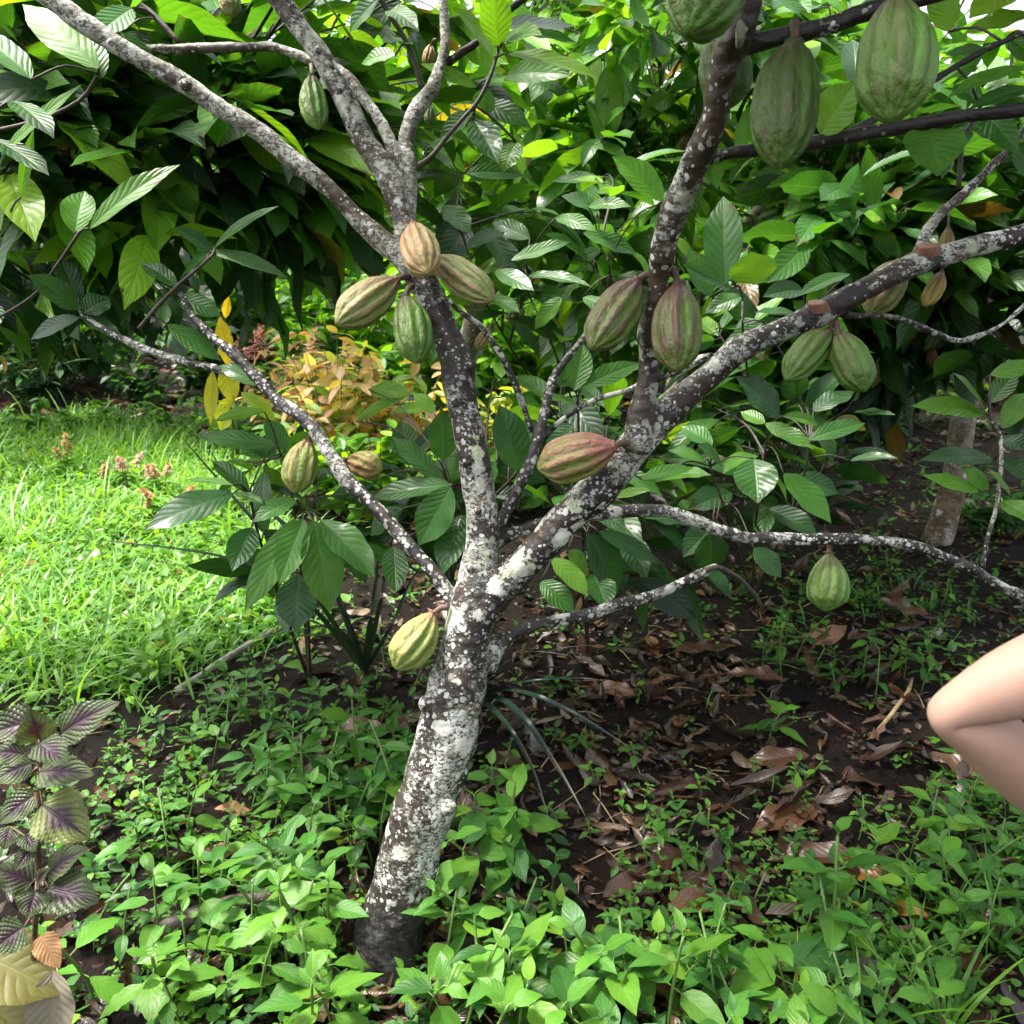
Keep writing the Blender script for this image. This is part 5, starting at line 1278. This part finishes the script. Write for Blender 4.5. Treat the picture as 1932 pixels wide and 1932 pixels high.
# ---- sticks and logs
def stick(pts, r0, r1, mat, name, label, cat):
    q = smooth_path(np.array(pts), .03); k = len(q)
    q += np.array([[mnoise.noise(Vector((p[0] * 12 + i * 5, p[1] * 12, p[2] * 12))) for i in range(3)] for p in q]) * r0 * .25
    rr = np.linspace(r0, r1, k) * (1 + .18 * np.array([mnoise.noise(Vector(p) * 22) for p in q]))
    A = Acc(); A.tube(q, rr, n=14, mat=0)
    return tag(A.build(name, M[mat], None, org=q[0]), label, cat)


g0 = G(300, 1765); g1 = G(620, 1680)
stick([g0 + [0, 0, .012], (g0 + g1) / 2 + [0, .01, .018], g1 + [0, 0, .012]], .026, .02, 'log', 'rotting_log', 'dark rotting log lying left of the trunk foot', 'log')
g0 = G(335, 1310); g1 = G(520, 1215)
stick([g0 + [0, 0, .01], (g0 + g1) / 2 + [0, 0, .04], g1 + [0, 0, .06]], .016, .011, 'stick', 'fallen_stick', 'bare grey green stick lying at the edge of the lawn', 'stick')
g0 = G(1655, 1385); g1 = G(1720, 1290)
stick([g0 + [0, 0, .01], (g0 + g1) / 2 + [.03, 0, .05], g1 + [0, 0, .02]], .007, .005, 'straw', 'fallen_stick', 'curved thin brown stick on the litter below the hanging pod', 'stick')
g0 = G(690, 1880); g1 = G(800, 1858)
stick([g0 + [0, -.03, .012], (g0 + g1) / 2 + [0, -.06, .02], g1 + [0, -.03, .02]], .0035, .0028, 'straw', 'fallen_stick', 'thin pale stick lying across the front of the trunk foot', 'stick')


# ================================================================== COLOURED PLANTS BEYOND
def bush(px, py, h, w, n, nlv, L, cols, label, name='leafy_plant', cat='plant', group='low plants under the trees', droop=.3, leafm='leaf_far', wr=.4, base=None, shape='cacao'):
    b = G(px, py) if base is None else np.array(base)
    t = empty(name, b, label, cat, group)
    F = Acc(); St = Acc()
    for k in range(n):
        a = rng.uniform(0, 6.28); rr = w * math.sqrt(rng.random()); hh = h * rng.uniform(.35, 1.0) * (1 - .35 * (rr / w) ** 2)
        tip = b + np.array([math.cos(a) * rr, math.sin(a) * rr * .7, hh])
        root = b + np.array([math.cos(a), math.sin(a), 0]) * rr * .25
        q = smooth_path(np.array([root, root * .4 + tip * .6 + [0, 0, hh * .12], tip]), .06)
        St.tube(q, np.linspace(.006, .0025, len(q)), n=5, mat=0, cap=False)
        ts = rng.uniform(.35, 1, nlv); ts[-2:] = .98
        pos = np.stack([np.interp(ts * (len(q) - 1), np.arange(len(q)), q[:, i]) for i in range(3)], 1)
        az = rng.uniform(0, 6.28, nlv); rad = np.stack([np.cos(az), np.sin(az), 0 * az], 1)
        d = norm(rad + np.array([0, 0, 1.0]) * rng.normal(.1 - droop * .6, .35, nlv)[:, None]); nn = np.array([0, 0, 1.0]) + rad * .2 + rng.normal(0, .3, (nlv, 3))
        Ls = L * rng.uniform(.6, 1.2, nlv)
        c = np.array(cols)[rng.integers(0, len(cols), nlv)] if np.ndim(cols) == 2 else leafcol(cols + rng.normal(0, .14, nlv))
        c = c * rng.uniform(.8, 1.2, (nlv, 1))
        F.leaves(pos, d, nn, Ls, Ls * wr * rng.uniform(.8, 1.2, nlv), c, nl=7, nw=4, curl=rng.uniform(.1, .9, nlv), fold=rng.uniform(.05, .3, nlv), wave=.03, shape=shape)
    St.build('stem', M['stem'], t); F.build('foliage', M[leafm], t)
    return t


ORANGE = [(.54, .38, .20), (.58, .46, .24), (.56, .36, .26), (.44, .46, .16), (.18, .32, .06), (.22, .36, .06)]
PINK = [(.58, .30, .24), (.56, .36, .24), (.60, .44, .26)]
bush(640, 900, 1.1, .6, 30, 12, .16, ORANGE, 'orange leaved plant seen left of the upright trunk limb', 'orange_leaved_plant')
bush(745, 890, 1.0, .55, 28, 12, .16, ORANGE[:4] + [(.2, .3, .04)], 'yellow orange leaved plant behind the green pod', 'orange_leaved_plant')
bush(545, 850, 1.1, .4, 18, 12, .14, PINK + ORANGE[:2], 'pink and orange leaved plant under the dark crown', 'orange_leaved_plant')
bush(940, 880, .75, .5, 22, 12, .14, [(.28, .34, .04), (.36, .30, .05), (.2, .32, .04)], 'yellow green plant between the fork branches', 'yellow_green_plant')
bush(720, 985, .62, .5, 30, 12, .16, .8, 'lime green bush in front of the orange plants', 'lime_bush')
bush(600, 960, .62, .4, 20, 12, .15, .75, 'lime green bush left of the low left branch', 'lime_bush')
bush(960, 960, .7, .4, 18, 12, .17, .5, 'mid green bush behind the fork', 'green_bush')
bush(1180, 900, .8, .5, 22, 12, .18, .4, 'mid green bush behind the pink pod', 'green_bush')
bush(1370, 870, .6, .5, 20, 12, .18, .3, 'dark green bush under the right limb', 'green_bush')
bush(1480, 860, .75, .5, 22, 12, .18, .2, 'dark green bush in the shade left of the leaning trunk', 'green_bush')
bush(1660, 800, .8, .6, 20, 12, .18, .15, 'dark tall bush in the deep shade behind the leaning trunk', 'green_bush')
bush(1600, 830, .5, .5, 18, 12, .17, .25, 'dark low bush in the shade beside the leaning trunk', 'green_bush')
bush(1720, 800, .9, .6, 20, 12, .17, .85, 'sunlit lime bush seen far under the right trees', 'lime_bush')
bush(70, 770, .75, .35, 16, 14, .24, .08, 'dark rosette plant in the shade at the left edge', 'dark_plant', wr=.22, leafm='leaf')
bush(290, 760, .45, .5, 20, 12, .12, .3, 'green low plant in the shade beyond the lawn', 'green_bush', shape='ovate', wr=.6)
bush(400, 745, .55, .5, 18, 12, .14, .25, 'dark low plant right of the shaded litter', 'green_bush', shape='ovate', wr=.6)
bush(60, 818, .32, .4, 14, 10, .11, .6, 'ragged weed clump at the back edge of the lawn, far left', 'weed_clump', shape='ovate', wr=.5)
bush(200, 812, .30, .4, 14, 10, .11, .55, 'ragged weed clump at the back edge of the lawn behind the orange plume', 'weed_clump', shape='ovate', wr=.5)
bush(330, 815, .36, .4, 14, 10, .11, .6, 'ragged weed clump at the back edge of the lawn near the yellow leaves', 'weed_clump', shape='ovate', wr=.5)
bush(455, 850, .40, .35, 14, 10, .12, .65, 'ragged weed clump at the lawn corner beside the yellow leaved plant', 'weed_clump', shape='ovate', wr=.5)
bush(20, 735, .5, .6, 22, 12, .14, .35, 'green low plant in the shade at the left edge behind the lawn', 'green_bush', shape='ovate', wr=.6)
bush(230, 690, .55, .7, 26, 12, .14, .4, 'leafy low plant deep in the shade beyond the lawn', 'green_bush', shape='ovate', wr=.6)
bush(370, 690, .6, .6, 22, 12, .15, .4, 'leafy low plant deep in the shade beside the pink plume', 'green_bush', shape='ovate', wr=.6)
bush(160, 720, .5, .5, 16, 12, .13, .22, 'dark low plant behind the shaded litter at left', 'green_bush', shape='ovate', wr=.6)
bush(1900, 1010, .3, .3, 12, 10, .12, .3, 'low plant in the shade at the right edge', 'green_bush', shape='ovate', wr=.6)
# taller bright growth that closes the view under the far trees
for i, (x, y, h, w, tn, lb) in enumerate([(-.3, 7.6, 2.0, .9, .78, 'tall lime bush far behind the upper stems'), (.7, 8.2, 2.2, 1.0, .85, 'tall pale lime bush far behind the tree centre'), (2.0, 8.8, 2.1, 1.0, .6, 'tall green bush far behind the upright limb'), (-1.6, 8.6, 1.8, .9, .7, 'tall lime bush far behind the cluster of pods'),
                                         (-3.0, 9.6, 2.0, 1.1, .35, 'tall dark bush far behind the lawn'), (-5.2, 9.4, 2.2, 1.3, .3, 'tall dark bush far beyond the lawn at left'), (3.6, 9.6, 1.8, 1.2, .3, 'tall dark bush far in the shade at right'), (5.4, 9.0, 2.2, 1.2, .3, 'tall dark bush at the far right')]):
    bush(0, 0, h, w, 60, 14, .26, tn, lb, 'tall_bush', 'bush', 'tall bushes at the back', base=(x, y, float(H(x, y))))

# yellow leaved plant
b = G(430, 960); t = empty('yellow_leaved_plant', b, 'plant with big clear yellow leaves behind the low left branch', 'plant')
F = Acc(); YL = (.50, .46, .08); top = P(430, 720, 3.1)
hand_leaves(F, [(401, 700, 397, 800, 12, 2.95, YL), (422, 694, 440, 760, 18, 3.0, YL), (440, 750, 416, 812, 22, 3.0, (.55, .58, .06)), (430, 690, 415, 596, 15, 3.0, (.62, .45, .06)), (425, 600, 432, 560, 8, 3.0, (.6, .42, .05)), (455, 740, 520, 800, 16, 3.05, (.35, .45, .05)), (440, 720, 500, 700, 14, 3.05, (.4, .45, .05))], skeleton(np.array([[*top, .004], [*b, .006]])))
F.build('foliage', [M['leaf_far'], M['stem']], t); B = Acc(); B.tube(smooth_path(np.array([b, P(440, 840, 3.15), top]), .05), .005, n=6, mat=0); B.build('stem', M['stem'], t)


# plumed flowers
def plume_plant(px, py, h, w, ns, cols, label):
    b = G(px, py); t = empty('plumed_flower', b, label, 'flower', 'plumed flowers around the lawn')
    St = Acc(); Lf = Acc()
    for k in range(ns):
        tip = b + np.array([rng.uniform(-w, w), rng.uniform(-w, w) * .5, h * rng.uniform(.65, 1.0)])
        q = smooth_path(np.array([b, (b + tip) / 2 + [0, 0, .03], tip]), .03); St.tube(q, .003, n=5, mat=0, cap=False)
        n = 90; tt = rng.random(n)
        axp = q[-1] - q[-3]; axp = axp / np.linalg.norm(axp)
        pos = tip + axp * ((tt - .65) * h * .26)[:, None]; az = rng.uniform(0, 6.28, n); rad = np.stack([np.cos(az), np.sin(az), 0 * az], 1)
        d = norm(rad * (1.1 - .4 * tt)[:, None] + axp * (.1 + .6 * tt)[:, None]); c = np.array(cols)[rng.integers(0, len(cols), n)] * rng.uniform(.8, 1.2, (n, 1))
        F = Acc(); F.leaves(pos, d, rad + [0, 0, .8], h * .16 * (1.15 - .8 * tt) * rng.uniform(.6, 1.2, n), .012, c, nl=3, nw=2, curl=.6, fold=.2, shape='ovate'); F.build('plume', M['petal'], t)
        m = 10; ts = rng.uniform(.2, .75, m); pos = np.stack([np.interp(ts * (len(q) - 1), np.arange(len(q)), q[:, i]) for i in range(3)], 1); az = rng.uniform(0, 6.28, m); rad = np.stack([np.cos(az), np.sin(az), 0 * az], 1)
        Lf.leaves(pos, rad + [0, 0, .15], [0, 0, 1.0] + rad * .2, rng.uniform(.08, .14, m), rng.uniform(.03, .05, m), leafcol(.75 + rng.normal(0, .1, m)), nl=5, nw=4, curl=.6, fold=.2, shape='ovate')
    St.build('stem', M['stem'], t); Lf.build('foliage', M['weed'], t)


OR = [(.56, .40, .22), (.60, .48, .28), (.50, .32, .18)]; PK = [(.58, .34, .36), (.60, .44, .36), (.54, .40, .28)]
plume_plant(125, 905, .30, .08, 3, OR, 'orange plumed flower at the left in the lawn')
plume_plant(190, 940, .22, .08, 2, OR, 'low orange plumed flower in the lawn beside the tall one')
plume_plant(245, 935, .30, .10, 3, PK, 'pink plumed flower in the middle of the lawn')
plume_plant(310, 950, .30, .08, 3, OR + PK[:1], 'orange pink plumed flower right in the lawn')
plume_plant(330, 990, .24, .14, 3, [(.66, .30, .24), (.66, .42, .2)], 'coral plumed flower near the dark drooping leaf')
plume_plant(280, 990, .18, .08, 2, OR, 'small orange plumed flower at the front of the lawn')
plume_plant(495, 800, .85, .14, 3, [(.62, .28, .28), (.66, .40, .36)], 'pink plumed flower standing in the shade gap beyond the lawn')
plume_plant(600, 830, .90, .22, 4, OR + PK[1:2], 'pale orange plumed flower left of the tan pod')
plume_plant(690, 820, .82, .2, 3, OR + [(.5, .42, .1)], 'yellow orange plumed flower behind the green pod')
# background pods on the other trees
pod(925, 619, 900, 661, 13, 2.6, 2.6, 'rust', 'small orange pink pod far behind between the fork branches', 'small pods on the trees behind', stalk_to=(932, 608, 2.6))
pod(980, 572, 970, 620, 17, 3.0, 3.0, 'yellowgreen', 'yellow green pod in the leaves behind the slender tan pod', 'small pods on the trees behind', stalk_to=(984, 558, 3.0))
pod(812, 84, 806, 126, 13, 2.0, 2.0, 'rust', 'small reddish pod beside the thin upper stem', 'small pods on the trees behind', stalk_to=(824, 74, 1.9))
pod(812, 196, 810, 238, 11, 2.0, 2.0, 'olive', 'small dark pod behind the thin upper stem', 'small pods on the trees behind', stalk_to=(808, 186, 1.9))
pod(1760, 655, 1756, 694, 10, 3.4, 3.4, 'darkred', 'small dark red pod in the shade left of the leaning trunk', 'small pods on the trees behind', stalk_to=(1764, 640, 3.4))

# ================================================================== THE PERSON AT THE RIGHT EDGE
def person():
    E = P(1803, 1325, .72)
    Sh = E + np.array([.25, -.06, .15]); Wr = E + np.array([.17, .05, -.165])
    cx, cy = Sh[0] + .165, Sh[1] - .01
    zs = Sh[2]
    base = (cx, cy, float(H(cx, cy)))
    nodes = []; edges = []
    def nd(p, r, par=None):
        nodes.append((np.array(p, float), r if isinstance(r, tuple) else (r, r))); i = len(nodes) - 1
        if par is not None: edges.append((par, i))
        return i
    pel = nd((cx, cy, .80), (.150, .105))
    wai = nd((cx, cy, .97), (.120, .090), pel); che = nd((cx, cy - .01, 1.14), (.135, .10), wai); top = nd((cx, cy, zs + .01), (.10, .075), che)
    nk = nd((cx, cy + .01, zs + .085), .050, top); h1 = nd((cx, cy + .025, zs + .17), (.068, .080), nk); h2 = nd((cx, cy + .02, zs + .245), (.070, .085), h1)
    # bent left arm, hand on the hip
    s1 = nd(Sh, .044, top); m1 = nd((Sh + E) / 2 + [0, 0, .002], .0410, s1); e0 = nd(E + (Sh - E) * .16, .0335, m1); e1 = nd(E + [-.013, 0, -.012], .0165, e0); e2 = nd(E + (Wr - E) * .18, .0310, e1)
    f1 = nd(E + (Wr - E) * .42, .0330, e2); w1 = nd(Wr, .0225, f1); pm = nd(Wr + [.055, .015, -.02], (.030, .016), w1)
    for k, (dy, l) in enumerate(((.030, .052), (.012, .060), (-.006, .056), (-.022, .044))):
        a = nd(Wr + [.085, .015 + dy, -.028 + .004 * k], .0095, pm); b = nd(Wr + [.085 + l * .5, .03 + dy, -.04], .0088, a); nd(Wr + [.085 + l * .8, .05 + dy, -.055], .0078, b)
    a = nd(Wr + [.045, -.028, -.005], .011, pm); nd(Wr + [.075, -.052, -.018], .009, a)
    # straight right arm
    R = np.array([cx + .165, cy, zs]); s2 = nd(R, .050, top); m2 = nd(R + [.03, 0, -.14], .041, s2); el = nd(R + [.05, -.01, -.27], .034, m2); f2 = nd(R + [.06, .02, -.38], .032, el); w2 = nd(R + [.06, .06, -.49], .022, f2); p2 = nd(R + [.06, .08, -.55], (.017, .030), w2)
    for k, (dy, l) in enumerate(((.03, .07), (.012, .078), (-.006, .072), (-.022, .055))):
        a = nd(R + [.058, .085 + dy, -.59], .0095, p2); b = nd(R + [.05, .09 + dy, -.59 - l * .5], .0088, a); nd(R + [.04, .09 + dy, -.59 - l], .0078, b)
    a = nd(R + [.045, .12, -.56], .011, p2); nd(R + [.035, .14, -.60], .009, a)
    for sx in (-1, 1):
        hp = nd((cx + sx * .085, cy, .74), (.085, .085), pel); kn = nd((cx + sx * .095, cy + .015, .43), .056, hp); ca = nd((cx + sx * .10, cy - .005, .30), .050, kn); an = nd((cx + sx * .105, cy - .01, .085), .034, ca)
        ft = nd((cx + sx * .11, cy + .07, .035), (.036, .025), an); nd((cx + sx * .115, cy + .15, .022), (.034, .016), ft)
    t = Vector(base)
    me = bpy.data.meshes.new('person'); me.from_pydata([tuple(Vector(p) - t) for p, r in nodes], edges, []); me.update()
    o = bpy.data.objects.new('person', me); COL.objects.link(o); o.location = t
    md = o.modifiers.new('skin', 'SKIN'); md.branch_smoothing = .6; md.use_smooth_shade = True
    for v, (p, r) in zip(me.skin_vertices[0].data, nodes): v.radius = r
    me.skin_vertices[0].data[0].use_root = True
    sb = o.modifiers.new('sub', 'SUBSURF'); sb.levels = 2; sb.render_levels = 2
    dg = bpy.context.evaluated_depsgraph_get(); m2_ = bpy.data.meshes.new_from_object(o.evaluated_get(dg))
    bpy.data.objects.remove(o)
    o = bpy.data.objects.new('person', m2_); COL.objects.link(o); o.location = t; m2_.materials.clear(); m2_.materials.append(M['skin'])
    for p in m2_.polygons: p.use_smooth = True
    # facial relief and ears, seen only from the far side
    fc = Vector((cx, cy + .02, zs + .205)) - t
    bm = bmesh.new(); bm.from_mesh(m2_)
    for v in bm.verts:
        q = v.co - fc
        if q.length < .16 and q.y > .03:
            v.co.y += .026 * math.exp(-((q.x / .012) ** 2 + ((q.z + .005) / .022) ** 2)) - .010 * (math.exp(-(((q.x - .03) / .014) ** 2 + ((q.z - .018) / .010) ** 2)) + math.exp(-(((q.x + .03) / .014) ** 2 + ((q.z - .018) / .010) ** 2))) + .006 * math.exp(-((q.x / .022) ** 2 + ((q.z + .045) / .007) ** 2))
        if q.length < .14 and abs(q.x) > .05: v.co.x += math.copysign(.016 * math.exp(-((q.y + .005) / .016) ** 2 - ((q.z) / .026) ** 2), q.x)
    bm.to_mesh(m2_)
    tag(o, 'person standing at the right edge with a bare bent elbow, hand on hip', 'person')

    def shell(name, keep, off, mat):
        b2 = bmesh.new(); b2.from_mesh(m2_); b2.normal_update()
        dele = [f for f in b2.faces if not keep(f.calc_center_median() + t)]
        bmesh.ops.delete(b2, geom=dele, context='FACES')
        b2.normal_update()
        for v in b2.verts: v.co += v.normal * off
        ms = bpy.data.meshes.new(name); b2.to_mesh(ms); b2.free()
        for p in ms.polygons: p.use_smooth = True
        c = bpy.data.objects.new(name, ms); COL.objects.link(c); ms.materials.append(M[mat]); c.parent = o
        sd = c.modifiers.new('thick', 'SOLIDIFY'); sd.thickness = .003; sd.offset = 1
        return c
    shirt = lambda p: .88 < p.z < zs + .06 and (abs(p.x - cx) < .155 or (p.z > zs - .10 and abs(p.x - cx) < .22)) and (abs(p.x - cx) < .20)
    shell('shirt', lambda p: shirt(p) and not (p.x < E[0] + .21), .006, 'shirt')
    shell('trousers', lambda p: .10 < p.z < .93 and abs(p.x - cx) < .19 and not (p.x - cx < -.165) and not (p.x > cx + .17), .009, 'trousers')
    shell('hair', lambda p: (p - Vector((cx, cy + .02, zs + .215))).length < .17 and p.z > zs + .10 and (p.y < cy + .035 or p.z > zs + .285), .012, 'hair')
    shell('shoe', lambda p: p.z < .085 and p.x < cx, .006, 'shoe'); shell('shoe', lambda p: p.z < .085 and p.x >= cx, .006, 'shoe')


person()
SKY_STRENGTH = .10
SUN_STRENGTH = 1.5
SUN_ANGLE = 11
EXPOSURE = 2.6
# ================================================================== CAMERA, LIGHT
cam = bpy.data.cameras.new('camera'); co_ = bpy.data.objects.new('camera', cam); COL.objects.link(co_)
co_.location = CAM.tolist(); co_.rotation_euler = (math.pi / 2 - PITCH, 0, 0)
cam.sensor_width = 36; cam.lens = 36 * FPX / 1932; cam.clip_start = .02; cam.clip_end = 500
cam.dof.use_dof = True; cam.dof.focus_distance = 1.75; cam.dof.aperture_fstop = 9.0
S.camera = co_

SUN_EL, SUN_AZ = math.radians(66), math.radians(-80)     # azimuth measured from +Y towards +X: high, from the left and a little behind the camera
w = bpy.data.worlds.new('World'); S.world = w; w.use_nodes = True
nt = w.node_tree; nt.nodes.clear()
sky = nt.nodes.new('ShaderNodeTexSky'); sky.sky_type = 'NISHITA'; sky.sun_disc = False
sky.sun_elevation = SUN_EL; sky.sun_rotation = SUN_AZ; sky.air_density = 1.0; sky.dust_density = 6.0; sky.ozone_density = 0.4
hs = nt.nodes.new('ShaderNodeHueSaturation'); hs.inputs['Saturation'].default_value = .35    # a hazy white sky
nt.links.new(sky.outputs[0], hs.inputs['Color'])
bg = nt.nodes.new('ShaderNodeBackground'); bg.inputs[1].default_value = SKY_STRENGTH
ou = nt.nodes.new('ShaderNodeOutputWorld'); nt.links.new(hs.outputs[0], bg.inputs[0]); nt.links.new(bg.outputs[0], ou.inputs[0])
sl = bpy.data.lights.new('sun', 'SUN'); so = bpy.data.objects.new('sun', sl); COL.objects.link(so)
sl.energy = SUN_STRENGTH; sl.angle = math.radians(SUN_ANGLE); sl.color = (1.0, .95, .87)
dv = Vector((math.sin(SUN_AZ) * math.cos(SUN_EL), math.cos(SUN_AZ) * math.cos(SUN_EL), math.sin(SUN_EL)))
so.rotation_euler = (-dv).to_track_quat('-Z', 'Y').to_euler(); so.location = (0, 0, 12)

S.render.engine = 'CYCLES'
S.cycles.max_bounces = 9; S.cycles.diffuse_bounces = 5; S.cycles.glossy_bounces = 3; S.cycles.transmission_bounces = 5; S.cycles.transparent_max_bounces = 4
S.cycles.caustics_reflective = False; S.cycles.caustics_refractive = False
S.cycles.sample_clamp_indirect = 6.0
S.cycles.use_denoising = True; S.cycles.denoiser = 'OPENIMAGEDENOISE'
S.view_settings.view_transform = 'Standard'; S.view_settings.look = 'None'; S.view_settings.gamma = 1.0
S.view_settings.exposure = EXPOSURE
